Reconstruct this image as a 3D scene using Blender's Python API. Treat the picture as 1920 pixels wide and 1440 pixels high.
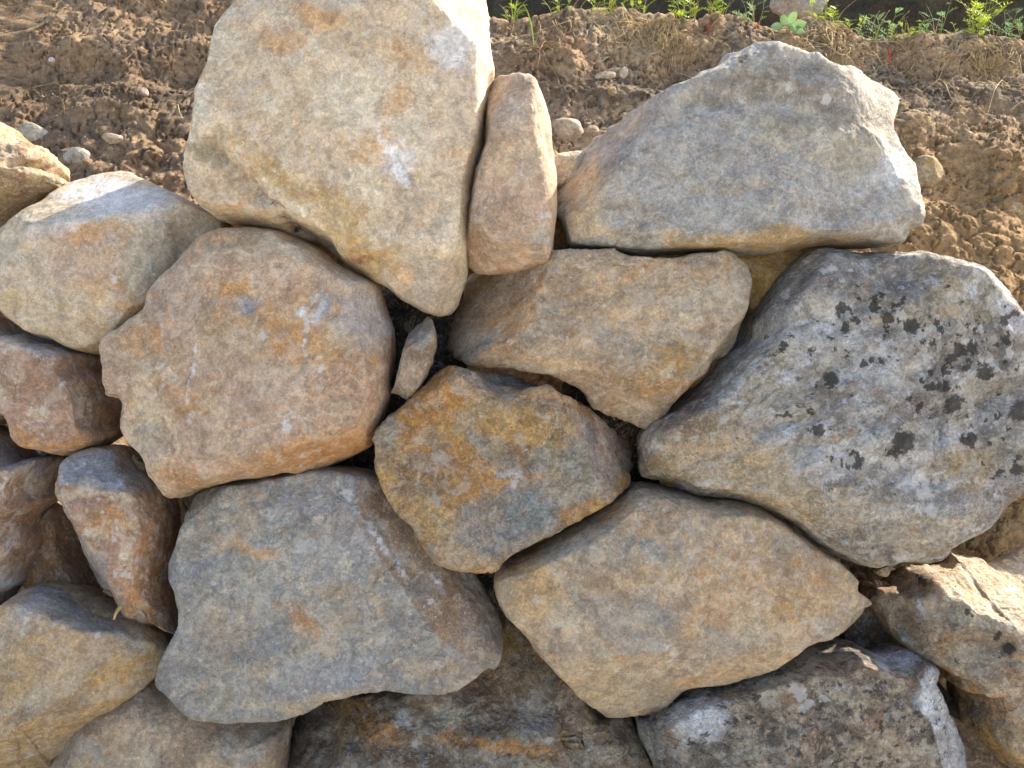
import bpy, math
import numpy as np
from mathutils import Vector, Matrix

for o in list(bpy.data.objects):
    bpy.data.objects.remove(o, do_unlink=True)
SC = bpy.context.scene
COL = SC.collection
R_ = math.radians

# ------------------------------------------------------------------ camera, sky, sun, exposure
LEAN = R_(15)                       # the wall leans back this much; the camera looks square at it
H = 1.664                           # camera distance from the wall's face
TANH = 1.0 / H                      # half width of the picture at 1 m
cl, sl = math.cos(LEAN), math.sin(LEAN)
AX_U = np.array([1.0, 0, 0]); AX_V = np.array([0, sl, cl]); AX_W = np.array([0, -cl, sl])
CAMP = AX_W * H

cam = bpy.data.cameras.new('camera')
cam.sensor_width = 36
cam.lens = 18 / TANH
cam.clip_start = 0.05; cam.clip_end = 500
camo = bpy.data.objects.new('camera', cam); COL.objects.link(camo)
camo.location = CAMP
camo.rotation_euler = (math.pi / 2 - LEAN, 0, 0)
SC.camera = camo

SUN_DIR = Vector((0.66, 0.44, 0.61)).normalized()      # towards the sun
elev = math.asin(SUN_DIR.z); azim = math.atan2(SUN_DIR.x, SUN_DIR.y)
world = bpy.data.worlds.new("World"); SC.world = world
world.use_nodes = True
wn = world.node_tree
bg = wn.nodes['Background']
sky = wn.nodes.new('ShaderNodeTexSky')
sky.sky_type = 'NISHITA'; sky.sun_disc = False
sky.sun_elevation = elev; sky.sun_rotation = azim
sky.air_density = 1.0; sky.dust_density = 3.0; sky.ozone_density = 1.0
wn.links.new(sky.outputs[0], bg.inputs[0])
bg.inputs[1].default_value = 0.15
ld = bpy.data.lights.new('sun', 'SUN'); ld.energy = 4.1; ld.angle = R_(0.5); ld.color = (1.0, 0.93, 0.82)
lo = bpy.data.objects.new('sun', ld); COL.objects.link(lo)
lo.rotation_euler = SUN_DIR.to_track_quat('Z', 'Y').to_euler()
lo.location = (3, 3, 5)
SC.view_settings.view_transform = 'Standard'; SC.view_settings.look = 'None'
SC.view_settings.gamma = 1.0; SC.view_settings.exposure = 1.40
SC.view_settings.use_curve_mapping = False
SC.cycles.max_bounces = 8; SC.cycles.diffuse_bounces = 4

# ------------------------------------------------------------------ numpy noise
_rng = np.random.RandomState(7)
_perm = _rng.permutation(256); _perm = np.concatenate([_perm, _perm, _perm])
_grad = _rng.normal(size=(256, 3)); _grad /= np.linalg.norm(_grad, axis=1)[:, None]
_jit = _rng.rand(256, 3)

def perlin(p):
    i = np.floor(p).astype(np.int64); f = p - i; i &= 255
    u = f * f * f * (f * (f * 6 - 15) + 10)
    out = 0
    for dx in (0, 1):
        wx = u[:, 0] if dx else 1 - u[:, 0]
        a = _perm[(i[:, 0] + dx) & 255]
        for dy in (0, 1):
            wy = u[:, 1] if dy else 1 - u[:, 1]
            b = _perm[a + ((i[:, 1] + dy) & 255)]
            for dz in (0, 1):
                wz = u[:, 2] if dz else 1 - u[:, 2]
                g = _grad[_perm[b + ((i[:, 2] + dz) & 255)]]
                d = (f[:, 0] - dx) * g[:, 0] + (f[:, 1] - dy) * g[:, 1] + (f[:, 2] - dz) * g[:, 2]
                out = out + wx * wy * wz * d
    return out * 1.6

def fbm(p, scale, octaves=4, seed=0.0, gain=0.5):
    q = p * scale + np.array([seed * 13.7, seed * 7.3 + 5, seed * 3.1 + 9])
    s = 0; a = 1.0; t = 0
    for k in range(octaves):
        s = s + a * perlin(q); t += a; a *= gain; q = q * 2.03 + 11.3
    return s / t

def worley(p, scale, seed=0.0):
    q = p * scale + np.array([seed * 17.7, seed * 5.3 + 5, seed * 9.1 + 9])
    i = np.floor(q).astype(np.int64); f = q - i
    best = np.full(len(q), 9.0); sec = np.full(len(q), 9.0)
    for dx in (-1, 0, 1):
        for dy in (-1, 0, 1):
            for dz in (-1, 0, 1):
                h = _perm[_perm[_perm[(i[:, 0] + dx) & 255] + ((i[:, 1] + dy) & 255)] + ((i[:, 2] + dz) & 255)]
                o = _jit[h] + np.array([dx, dy, dz]) - f
                d = (o * o).sum(1)
                sec = np.minimum(sec, np.maximum(best, d)); best = np.minimum(best, d)
    return np.sqrt(best), np.sqrt(sec)

def sstep(a, b, x):
    t = np.clip((x - a) / (b - a), 0, 1); return t * t * (3 - 2 * t)

def srgb(h):
    h = h.lstrip('#')
    c = np.array([int(h[i:i + 2], 16) / 255 for i in (0, 2, 4)])
    return np.where(c <= 0.04045, c / 12.92, ((c + 0.055) / 1.055) ** 2.4)

PAL = {k: srgb(v) for k, v in dict(
    tan='#bba180', pale='#d2c2a6', grey='#ada592', blue='#9fa2a6', slate='#8a8a86', dgrey='#6b6863',
    orange='#c28843', rust='#94704f', brown='#87725c', dark='#35322f', white='#dadbdd', ochre='#ae9058',
    pink='#b79c88', umber='#66513f', sand='#cbb592', olive='#8b8062', red='#ab8a72', teal='#87959b', straw='#c2ad7a', bright='#dcd2bf', hill='#4d4739', cool='#aaa9a4', gold='#c99f5c', soil='#bd9d79').items()}

# ------------------------------------------------------------------ pixel <-> wall frame
def px2uv(x, y, w=0.0):
    k = (H - w) * TANH
    return (np.asarray(x, float) - 960) / 960 * k, (720 - np.asarray(y, float)) / 960 * k

def uvw2world(P):
    return P[:, 0:1] * AX_U + P[:, 1:2] * AX_V + P[:, 2:3] * AX_W

# ------------------------------------------------------------------ object helpers
def set_tags(o, label=None, cat=None, group=None, kind=None):
    if label: o['label'] = label
    if cat: o['category'] = cat
    if group: o['group'] = group
    if kind: o['kind'] = kind
    return o

def mesh_obj(name, verts, faces, mat, attrs=None, smooth=True, parent=None, origin=None):
    verts = np.asarray(verts, float)
    if origin is None:
        origin = verts.mean(0)
    origin = np.asarray(origin, float)
    me = bpy.data.meshes.new(name)
    v = (verts - origin).astype(np.float32)
    me.vertices.add(len(v)); me.vertices.foreach_set('co', v.ravel())
    if isinstance(faces, np.ndarray):
        n, k = faces.shape
        me.loops.add(n * k); me.loops.foreach_set('vertex_index', faces.astype(np.int32).ravel())
        me.polygons.add(n)
        me.polygons.foreach_set('loop_start', np.arange(0, n * k, k, dtype=np.int32))
    else:
        flat = [i for f in faces for i in f]
        st = np.cumsum([0] + [len(f) for f in faces[:-1]])
        me.loops.add(len(flat)); me.loops.foreach_set('vertex_index', flat)
        me.polygons.add(len(faces)); me.polygons.foreach_set('loop_start', st.astype(np.int32))
    me.update(calc_edges=True)
    if smooth:
        me.polygons.foreach_set('use_smooth', [True] * len(me.polygons))
    for an, arr in (attrs or {}).items():
        if arr.ndim == 2:
            a = me.color_attributes.new(an, 'FLOAT_COLOR', 'POINT')
            a.data.foreach_set('color', np.concatenate([arr, np.ones((len(arr), 1))], 1).astype(np.float32).ravel())
        else:
            a = me.attributes.new(an, 'FLOAT', 'POINT')
            a.data.foreach_set('value', arr.astype(np.float32))
    me.materials.append(mat)
    o = bpy.data.objects.new(name, me); COL.objects.link(o)
    if parent is None:
        o.location = origin
    else:
        o.parent = parent
        o.location = origin - np.array(parent.location)
    return o

# ------------------------------------------------------------------ materials
class NT:
    def __init__(s, name):
        s.m = bpy.data.materials.new(name); s.m.use_nodes = True; s.t = s.m.node_tree
        s.b = s.t.nodes['Principled BSDF']
    def n(s, typ, **kw):
        nd = s.t.nodes.new(typ)
        for k, v in kw.items():
            if k.startswith('_'): setattr(nd, k[1:], v)
            else: nd.inputs[k.replace('__', ' ')].default_value = v
        return nd
    def l(s, a, b): s.t.links.new(a, b)
    def noise(s, vec, scale, detail=4, rough=0.6, dist=0.0):
        nd = s.n('ShaderNodeTexNoise', Scale=scale, Detail=detail, Roughness=rough, Distortion=dist)
        s.l(vec, nd.inputs['Vector']); return nd.outputs[0]
    def maprange(s, val, a, b, c, d):
        nd = s.n('ShaderNodeMapRange'); s.l(val, nd.inputs[0])
        for i, v in enumerate((a, b, c, d)): nd.inputs[i + 1].default_value = v
        return nd.outputs[0]
    def math(s, op, a, b=0.0, clamp=False):
        nd = s.n('ShaderNodeMath', _operation=op); nd.use_clamp = clamp
        for i, v in enumerate((a, b)):
            if isinstance(v, (int, float)): nd.inputs[i].default_value = v
            else: s.l(v, nd.inputs[i])
        return nd.outputs[0]
    def mix(s, fac, a, b, mode='MIX'):
        nd = s.n('ShaderNodeMix', _data_type='RGBA', _blend_type=mode)
        for i, v in ((0, fac), (6, a), (7, b)):
            if isinstance(v, (int, float)): nd.inputs[i].default_value = v
            elif isinstance(v, (tuple, list, np.ndarray)): nd.inputs[i].default_value = (*v[:3], 1)
            else: s.l(v, nd.inputs[i])
        return nd.outputs[2]

def stone_material(name, grain=1.0, bump=1.0, contrast=1.0):
    s = NT(name)
    geo = s.n('ShaderNodeNewGeometry'); P = geo.outputs['Position']
    oi = s.n('ShaderNodeObjectInfo')
    add = s.n('ShaderNodeVectorMath', _operation='MULTIPLY_ADD')
    s.l(oi.outputs['Random'], add.inputs[0]); add.inputs[1].default_value = (31, 17, 23); s.l(P, add.inputs[2])
    V = add.outputs[0]
    ca = s.n('ShaderNodeAttribute', _attribute_name='stone_color'); col = ca.outputs['Color']
    # medium and fine mottling of the mineral
    n1 = s.noise(V, 38 * grain, 7, 0.72, 0.9); m1 = s.maprange(n1, 0.40, 0.62, 1 - 0.26 * contrast, 1 + 0.26 * contrast)
    n2 = s.noise(V, 170 * grain, 5, 0.75, 0.5); m2 = s.maprange(n2, 0.42, 0.60, 1 - 0.23 * contrast, 1 + 0.22 * contrast)
    mm = s.math('MULTIPLY', m1, m2)
    cmb = s.n('ShaderNodeCombineXYZ')
    for i in range(3): s.l(mm, cmb.inputs[i])
    col = s.mix(1.0, col, cmb.outputs[0], 'MULTIPLY')
    # warm and cool grains
    nh = s.noise(V, 60 * grain, 6, 0.75, 0.9)
    col = s.mix(s.maprange(nh, 0.50, 0.62, 0, 0.26), col, srgb('#b98a55'))
    nb = s.noise(V, 52 * grain, 6, 0.75, 0.8)
    col = s.mix(s.maprange(nb, 0.54, 0.62, 0, 0.12), col, srgb('#8d98a6'))
    # small white scratches and crust flecks
    r = s.noise(V, 62 * grain, 3, 0.55, 1.2)
    rid = s.math('ABSOLUTE', s.math('SUBTRACT', r, 0.5))
    gate = s.maprange(s.noise(V, 17, 3, 0.6), 0.54, 0.66, 0, 1)
    vein = s.math('MULTIPLY', s.maprange(rid, 0.0, 0.014, 1, 0), gate)
    col = s.mix(s.math('MULTIPLY', vein, 0.75 * contrast), col, srgb('#ded9d0'))
    fl = s.noise(V, 150, 4, 0.7)
    col = s.mix(s.math('MULTIPLY', s.maprange(fl, 0.62, 0.68, 0, 0.6), 1.0), col, srgb('#dcdad6'))
    # wandering dark grain lines
    g1 = s.noise(V, 95 * grain, 6, 0.72, 1.0); gl = s.math('ABSOLUTE', s.math('SUBTRACT', g1, 0.5))
    gg = s.maprange(s.noise(V, 30, 4, 0.65), 0.42, 0.58, 0, 1)
    gline = s.math('MULTIPLY', s.maprange(gl, 0.0, 0.03, 1, 0), gg)
    col = s.mix(s.math('MULTIPLY', gline, 0.38 * contrast), col, srgb('#5a4c40'))
    p1 = s.noise(V, 26 * grain, 8, 0.78, 0.9)
    col = s.mix(s.maprange(p1, 0.53, 0.57, 0, 0.36 * contrast), col, srgb('#d2c7b6'))
    p2 = s.noise(V, 33 * grain, 8, 0.78, 0.9)
    col = s.mix(s.maprange(p2, 0.55, 0.59, 0, 0.34 * contrast), col, srgb('#6a5b4b'))
    # dark pores
    vo = s.n('ShaderNodeTexVoronoi', Scale=150.0); s.l(V, vo.inputs['Vector'])
    pg = s.maprange(s.noise(V, 24, 3, 0.6), 0.50, 0.62, 0, 1)
    pore = s.math('MULTIPLY', s.maprange(vo.outputs['Distance'], 0.10, 0.26, 1, 0), pg)
    col = s.mix(s.math('MULTIPLY', pore, 0.55), col, srgb('#4b4137'))
    # hairline cracks
    c1 = s.noise(V, 9, 5, 0.62, 0.9); cr = s.math('ABSOLUTE', s.math('SUBTRACT', c1, 0.5))
    crg = s.maprange(s.noise(V, 6, 2, 0.5), 0.50, 0.60, 0, 1)
    crack = s.math('MULTIPLY', s.maprange(cr, 0.0, 0.0028, 1, 0), crg)
    col = s.mix(s.math('MULTIPLY', crack, 0.45), col, srgb('#55483b'))
    # lichen masks carried by the mesh, edges broken by fine noise
    for an, c, k in (('dark_lichen', '#33302c', 0.85), ('pale_lichen', '#cfcdc8', 0.6)):
        at = s.n('ShaderNodeAttribute', _attribute_name=an)
        nn = s.noise(V, 210, 5, 0.8)
        sm = s.math('ADD', at.outputs['Fac'], s.math('MULTIPLY', s.math('SUBTRACT', nn, 0.5), 1.8))
        col = s.mix(s.maprange(sm, 0.35, 0.75, 0, k), col, srgb(c))
    s.l(col, s.b.inputs['Base Color'])
    s.b.inputs['Roughness'].default_value = 0.82
    s.b.inputs['Specular IOR Level'].default_value = 0.35
    h1 = s.noise(V, 45, 8, 0.68, 0.3)
    h2 = s.noise(V, 300, 5, 0.7)
    hh = s.math('ADD', s.math('MULTIPLY', h1, 1.0), s.math('MULTIPLY', h2, 0.22))
    hh = s.math('SUBTRACT', hh, s.math('MULTIPLY', pore, 0.10))
    hh = s.math('SUBTRACT', hh, s.math('MULTIPLY', crack, 0.12))
    bp = s.n('ShaderNodeBump', Strength=min(1.0, 0.8 * bump), Distance=0.011 * bump)
    s.l(hh, bp.inputs['Height']); s.l(bp.outputs[0], s.b.inputs['Normal'])
    return s.m

M_SMOOTH = stone_material('smooth_limestone', 1.0, 0.6, 0.8)
M_STONE = stone_material('limestone', 1.0, 1.0, 0.85)
M_ROUGH = stone_material('rough_limestone', 1.1, 1.5, 1.05)

def soil_material(name):
    s = NT(name)
    geo = s.n('ShaderNodeNewGeometry'); P = geo.outputs['Position']
    ca = s.n('ShaderNodeAttribute', _attribute_name='stone_color'); col = ca.outputs['Color']
    n1 = s.noise(P, 60, 8, 0.78, 0.5)
    cmb = s.n('ShaderNodeCombineXYZ'); m = s.maprange(n1, 0.32, 0.70, 0.55, 1.6)
    for i in range(3): s.l(m, cmb.inputs[i])
    col = s.mix(1.0, col, cmb.outputs[0], 'MULTIPLY')
    n2 = s.noise(P, 190, 5, 0.7)
    col = s.mix(s.maprange(n2, 0.60, 0.68, 0, 0.55), col, srgb('#b09f88'))
    n4 = s.noise(P, 120, 5, 0.7)
    col = s.mix(s.maprange(n4, 0.56, 0.66, 0, 0.6), col, srgb('#4a3a2c'))
    s.l(col, s.b.inputs['Base Color']); s.b.inputs['Roughness'].default_value = 0.95
    s.b.inputs['Specular IOR Level'].default_value = 0.15
    h = s.math('ADD', s.noise(P, 90, 8, 0.75, 0.3), s.math('MULTIPLY', s.noise(P, 400, 3, 0.6), 0.3))
    bp = s.n('ShaderNodeBump', Strength=1.0, Distance=0.012)
    s.l(h, bp.inputs['Height']); s.l(bp.outputs[0], s.b.inputs['Normal'])
    return s.m

M_SOIL = soil_material('clay_soil')

def plain_material(name, c1, c2, scale=120, rough=0.7, sub=0.0):
    s = NT(name)
    geo = s.n('ShaderNodeNewGeometry'); P = geo.outputs['Position']
    f = s.maprange(s.noise(P, scale, 3, 0.6), 0.35, 0.65, 0, 1)
    col = s.mix(f, srgb(c1), srgb(c2))
    s.l(col, s.b.inputs['Base Color']); s.b.inputs['Roughness'].default_value = rough
    if sub:
        tr = s.n('ShaderNodeBsdfTranslucent'); s.l(col, tr.inputs[0])
        mx = s.n('ShaderNodeMixShader'); mx.inputs[0].default_value = sub
        s.l(s.b.outputs[0], mx.inputs[1]); s.l(tr.outputs[0], mx.inputs[2])
        s.l(mx.outputs[0], s.t.nodes['Material Output'].inputs[0])
    return s.m

M_LEAF = plain_material('fresh_leaf', '#b8c746', '#93ab3c', 60, 0.55, 0.45)
M_LEAF_B = plain_material('bluish_leaf', '#7f9c62', '#8fae7c', 60, 0.6, 0.35)
M_STEM = plain_material('green_stem', '#8a9a4a', '#7a6a3c', 90, 0.6)
M_DRY = plain_material('dry_root', '#a98c66', '#8a6e4e', 90, 0.8)
M_DRYPALE = plain_material('dry_straw', '#cdb583', '#a98b58', 90, 0.8)
M_RED = plain_material('red_stem', '#c4402e', '#a83828', 90, 0.6)

# ------------------------------------------------------------------ stone builder
def catmull(pts, n_per=8):
    P = np.array(pts, float); N = len(P); out = []
    for i in range(N):
        p0, p1, p2, p3 = P[i - 1], P[i], P[(i + 1) % N], P[(i + 2) % N]
        for k in range(n_per):
            t = k / n_per
            a = 0.4
            m1 = a * (p2 - p0); m2 = a * (p3 - p1)
            # limit the tangents so unequal spacing does not overshoot
            L = np.linalg.norm(p2 - p1) + 1e-9
            for m in (m1, m2):
                q = np.linalg.norm(m)
                if q > L: m *= L / q
            out.append((2 * t**3 - 3 * t**2 + 1) * p1 + (t**3 - 2 * t**2 + t) * m1 + (-2 * t**3 + 3 * t**2) * p2 + (t**3 - t**2) * m2)
    return np.array(out)

def seg_dist(Q, poly, closed=True):
    A = poly; B = np.roll(poly, -1, 0) if closed else poly[1:]
    if not closed: A = poly[:-1]
    D = B - A; L2 = (D * D).sum(1) + 1e-12
    best = np.full(len(Q), 1e9)
    for j in range(len(A)):
        d0 = Q - A[j]
        t = np.clip((d0 @ D[j]) / L2[j], 0, 1)
        e = d0 - t[:, None] * D[j]
        best = np.minimum(best, (e * e).sum(1))
    return np.sqrt(best)

STONES = {}
def stone(key, name, label, cat, pts, center, w0=0.0, D=0.10, R=0.06, B=0.26, dome=0.02, facets=(), grooves=(), dents=(),
          colors=(), blobs=(), base='tan', darkspots=(), palespots=(), dfield=None, pfield=None, rough=1.0, lump=1.0, chip=0.4, seed=None, auto=20, wear=.5,
          mat=None, group='boulders of the dry stone wall', res=1.75, power=2.2, strata=None, veins=(), streak=None):
    seed = seed if seed is not None else (len(STONES) + 1) * 1.37 + 0.5
    px = catmull(pts, 6)
    cx, cy = center; dome *= .6
    C = np.array(px2uv(cx, cy, w0))
    wc = w0 + 0.15 * D                               # height of the inner point everything is cast from
    u, v = px2uv(px[:, 0], px[:, 1], w0)
    rim = np.stack([u, v], 1); target = rim.copy()
    rho = float(np.clip(0.016 / R, .22, 1.1)); rhob = 0.30
    # seen obliquely a rounded side reaches past its widest ring: draw the ring in by as much
    nr_ = np.roll(rim, -1, 0) - np.roll(rim, 1, 0); nr_ = np.stack([nr_[:, 1], -nr_[:, 0]], 1)
    nr_ /= np.linalg.norm(nr_, axis=1)[:, None] + 1e-9
    if ((rim - C) * nr_).sum() < 0: nr_ = -nr_
    tt = (rim * nr_).sum(1) / (H - w0)
    sh = np.where(tt > 0, tt ** 2 * rho / 2, tt ** 2 * rhob / 2)
    sh = np.minimum(sh, 0.02)
    rim = rim - nr_ * sh[:, None]
    def F2(x, y): return np.array(px2uv(x, y, w0 + D * 0.8))
    planes = [(F2(f[0], f[1]), np.array([f[2], -f[3]]) / math.hypot(f[2], f[3]), f[4]) for f in facets]; fcol = [(f[6], f[7]) if len(f) > 6 else None for f in facets]
    gr = [(np.array([F2(*p) for p in g[0]]), g[1] * 0.001, g[2] * 0.001) for g in grooves]
    dn = [(F2(d[0], d[1]), d[2] * .001, d[3] * .001, d[4] * .001, R_(d[5]) if len(d) > 5 else 0.0) for d in dents]
    rmax = np.hypot(*(target - C).T).max(); rmean = np.hypot(*(target - C).T).mean()
    rg = np.random.RandomState(int(seed * 100) + 3)
    for q_ in range(auto):                           # broken-off corners and weak face planes
        ii = int((q_ + rg.uniform(-.4, .4)) / auto * len(target)) % len(target)
        r_ = target[ii] - C; L_ = np.hypot(*r_); dd_ = r_ / L_
        an_ = rg.uniform(-.5, .5); nn_ = np.array([dd_[0] * math.cos(an_) - dd_[1] * math.sin(an_), dd_[0] * math.sin(an_) + dd_[1] * math.cos(an_)])
        if q_ % 3 == 0: planes.append((C + r_ * rg.uniform(.35, .75), nn_, rg.uniform(.08, .24)))
        else: planes.append((C + dd_ * (L_ - min(rg.uniform(.003, .020), .2 * L_)), nn_, rg.uniform(.6, 2.2)))
    # signed distance to the ring on a small grid
    lo_ = target.min(0) - .06; hi_ = target.max(0) + .06; ng = 150
    gxx = np.linspace(lo_[0], hi_[0], ng); gyy = np.linspace(lo_[1], hi_[1], ng)
    GX, GY = np.meshgrid(gxx, gyy); GP = np.stack([GX.ravel(), GY.ravel()], 1)
    def make_sdf(rm):
        rm = rm[:: 2]
        d = seg_dist(GP, rm)
        ins = np.zeros(len(GP), bool); A = rm; Bq = np.roll(rm, -1, 0)
        for a, b in zip(A, Bq):
            c = ((a[1] > GP[:, 1]) != (b[1] > GP[:, 1])) & (GP[:, 0] < (b[0] - a[0]) * (GP[:, 1] - a[1]) / (b[1] - a[1] + 1e-12) + a[0])
            ins ^= c
        return np.where(ins, -d, d).reshape(ng, ng)
    def samp(S_, Q):
        fx = np.clip((Q[:, 0] - lo_[0]) / (hi_[0] - lo_[0]) * (ng - 1), 0, ng - 1.001); fy = np.clip((Q[:, 1] - lo_[1]) / (hi_[1] - lo_[1]) * (ng - 1), 0, ng - 1.001)
        ix = fx.astype(int); iy = fy.astype(int); tx = fx - ix; ty = fy - iy
        return (S_[iy, ix] * (1 - tx) + S_[iy, ix + 1] * tx) * (1 - ty) + (S_[iy + 1, ix] * (1 - tx) + S_[iy + 1, ix + 1] * tx) * ty
    def smax(a, b, k):
        h_ = np.maximum(k - np.abs(a - b), 0) / k
        return np.maximum(a, b) + h_ * h_ * k * .25
    tiltv = rg.normal(0, .035, 2)
    def field(P, S_, wob, want_edge=False):
        Q = P[:, :2]; w = P[:, 2]
        dlt = w - w0
        ins = np.where(dlt > 0, dlt ** 2 / (2 * rho), dlt ** 2 / (2 * rhob))
        side = samp(S_, Q) + ins
        rr = ((Q - C) ** 2).sum(1) / rmax ** 2
        frontv = w - (w0 + D + dome * (1 - rr)) - (Q - C) @ tiltv
        f = smax(side, frontv, R * .65)
        e = np.zeros(len(P)) if want_edge else None
        if want_edge: e = np.maximum(e, np.exp(-((side - frontv) / .006) ** 2) * (R < .03))
        for k_, (p0, nn, sl_) in enumerate(planes):
            pv = (((Q - p0) @ nn) * sl_ + (w - (w0 + D))) / math.sqrt(1 + sl_ * sl_) + wob * .6
            if want_edge:
                e = np.maximum(e, np.exp(-((f - pv) / .0035) ** 2) * min(1, sl_ * 1.4))
                if k_ == 0: own = np.full(len(P), -1)
                if k_ < len(facets): own = np.where(pv > f, k_, own)
            f = smax(f, pv, .0035)
        f = smax(f, (w0 - B) - w, .05)
        if gr or dn:
            g_ = sstep(w0 - .04, w0 + .01, w); Qw = Q + wob[:, None] * 1.5
            for poly, wd, dp in gr:
                f = f + g_ * dp * np.exp(-(seg_dist(Qw, poly, False) / wd) ** 2)
            for p0, rx, ry, dp, an in dn:
                q = Qw - p0; ca, sa = math.cos(an), math.sin(an)
                f = f + g_ * dp * np.exp(-((q[:, 0] * ca + q[:, 1] * sa) / rx) ** 2 - ((-q[:, 0] * sa + q[:, 1] * ca) / ry) ** 2)
        if want_edge: STONES['own'] = own
        return (f, e) if want_edge else f
    O3 = np.array([C[0], C[1], wc])
    def build(rm, nf, nb, detail, S_):
        N = len(rm)
        ns = max(3, int(nf * D / rmean * .6))
        t = np.linspace(0, 1, nf + 1)[1:] * .985
        A1 = np.concatenate([(C + t[:, None, None] * (rm - C)[None]), np.broadcast_to(w0 + D * .95, (nf, N))[:, :, None]], 2)
        ws = np.linspace(w0 + D * .9, w0 - .02, ns)
        A2 = np.concatenate([np.tile(rm[None], (ns, 1, 1)), np.broadcast_to(ws[:, None], (ns, N))[:, :, None]], 2)
        wb = np.linspace(w0 - .03, w0 - B, max(4, nb // 2))
        A3 = np.concatenate([C + (1 - .25 * np.linspace(0, 1, len(wb)) ** 2)[:, None, None] * (rm - C)[None], np.broadcast_to(wb[:, None], (len(wb), N))[:, :, None]], 2)
        tb = np.linspace(.70, .02, max(4, nb // 2))
        A4 = np.concatenate([C + tb[:, None, None] * (rm - C)[None], np.broadcast_to(w0 - B, (len(tb), N))[:, :, None]], 2)
        P0 = np.concatenate([[[C[0], C[1], w0 + D]], A1.reshape(-1, 3), A2.reshape(-1, 3), A3.reshape(-1, 3), A4.reshape(-1, 3)])
        if detail: wob = 0.006 * fbm(P0, 12, 3, seed) + 0.0025 * fbm(P0, 45, 3, seed + 3)
        else: wob = np.zeros(len(P0))
        dr = P0 - O3
        a = np.zeros(len(P0)); b = np.full(len(P0), 1.45)
        for _ in range(11 if detail else 8):
            m = .5 * (a + b); fv = field(O3 + dr * m[:, None], S_, wob)
            ins = fv < 0; a = np.where(ins, m, a); b = np.where(ins, b, m)
        # one secant step for smoothness
        fa = field(O3 + dr * a[:, None], S_, wob); fb = field(O3 + dr * b[:, None], S_, wob)
        den = fb - fa; m = np.where(np.abs(den) > 1e-9, a - fa * (b - a) / np.where(np.abs(den) > 1e-9, den, 1), a); m = np.clip(m, a, b)
        if detail:                                   # drop thin spikes between neighbouring rays
            mr = m[1:].reshape(-1, N); st = np.stack([np.roll(mr, q, 1) for q in range(-5, 6)]); md = np.median(st, 0)
            mr = np.where(np.abs(mr - md) * np.linalg.norm(dr[1:].reshape(-1, N, 3), axis=2) > .0022, md, mr)
            for _ in range(2): mr = .25 * np.roll(mr, 1, 1) + .5 * mr + .25 * np.roll(mr, -1, 1)
            m = np.concatenate([m[:1], mr.ravel()])
        P = O3 + dr * m[:, None]
        ed = field(P, S_, wob, True)[1] if detail else None
        return P, ed, 1 + 0 * N, nf + ns + len(wb) + len(tb)
    def target_px(): return px
    tgt = px - np.array([cx, cy]); tang = np.arctan2(-tgt[:, 1], tgt[:, 0]); trad = np.hypot(tgt[:, 0], tgt[:, 1])
    order = np.argsort(tang); tang_s = tang[order]; trad_s = trad[order]
    def target_r(a): return np.interp(a, np.concatenate([tang_s - 2 * np.pi, tang_s, tang_s + 2 * np.pi]), np.tile(trad_s, 3))
    for it in range(3):
        SD = make_sdf(rim)
        P, _, _, _ = build(rim, 6, 8, False, SD)
        z = H - P[:, 2]
        X = P[:, 0] / z / TANH * 960 + 960 - cx; Y = P[:, 1] / z / TANH * 960 - (720 - cy)
        a = np.arctan2(Y, X); r = np.hypot(X, Y)
        nb_ = 90; bins = ((a + np.pi) / (2 * np.pi) * nb_).astype(int) % nb_
        mx = np.zeros(nb_); np.maximum.at(mx, bins, r / target_r(a)); mx[mx == 0] = 1
        mx = np.clip(mx, .9, 1.15)
        for _ in range(2): mx = 0.25 * np.roll(mx, 1) + 0.5 * mx + 0.25 * np.roll(mx, -1)
        ra = np.arctan2(rim[:, 1] - C[1], rim[:, 0] - C[0])
        f = np.interp((ra + np.pi) / (2 * np.pi) * nb_ - 0.5, np.arange(-1, nb_ + 1), np.concatenate([mx[-1:], mx, mx[:1]]))
        rim = C + (rim - C) / (f ** 0.85)[:, None]
    SD = make_sdf(rim)
    seg = np.hypot(*(np.roll(px, -1, 0) - px).T); per = seg.sum()
    N = int(np.clip(per * 0.533 / res, 60, 900)); nf = int(np.clip(trad.mean() * 0.533 / res * 1.15, 16, 180))
    cum = np.concatenate([[0], np.cumsum(seg)]); rc = np.concatenate([rim, rim[:1]])
    q = np.linspace(0, per, N, endpoint=False)
    rimd = np.stack([np.interp(q, cum, rc[:, 0]), np.interp(q, cum, rc[:, 1])], 1)
    # rays must turn one way round the centre, evenly enough that no two of them cross
    dv = rimd - C; ra_ = np.hypot(dv[:, 0], dv[:, 1]); an_ = np.unwrap(np.arctan2(dv[:, 1], dv[:, 0]))
    sg = 1.0 if an_[-1] > an_[0] else -1.0
    an_ = an_ * sg; stp = np.diff(np.append(an_, an_[0] + 2 * np.pi)); stp = np.maximum(stp, 0.25 * 2 * np.pi / N)
    for _ in range(6): stp = .25 * np.roll(stp, 1) + .5 * stp + .25 * np.roll(stp, -1)
    stp *= 2 * np.pi / stp.sum(); am_ = an_[0] + np.concatenate([[0], np.cumsum(stp)[:-1]])
    rr_ = np.interp((am_ - an_[0]) % (2 * np.pi), np.maximum.accumulate(np.append(an_ - an_[0], 2 * np.pi)), np.append(ra_, ra_[0]))
    rimd = C + rr_[:, None] * np.stack([np.cos(am_ * sg), np.sin(am_ * sg)], 1)
    P, edgev, _, nr = build(rimd, nf, max(8, nf // 4), True, SD)
    i = np.arange(N); j = (i + 1) % N
    tri = np.stack([np.zeros(N, int), 1 + i, 1 + j], 1)
    k = np.arange(nr - 1)[:, None]
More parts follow.
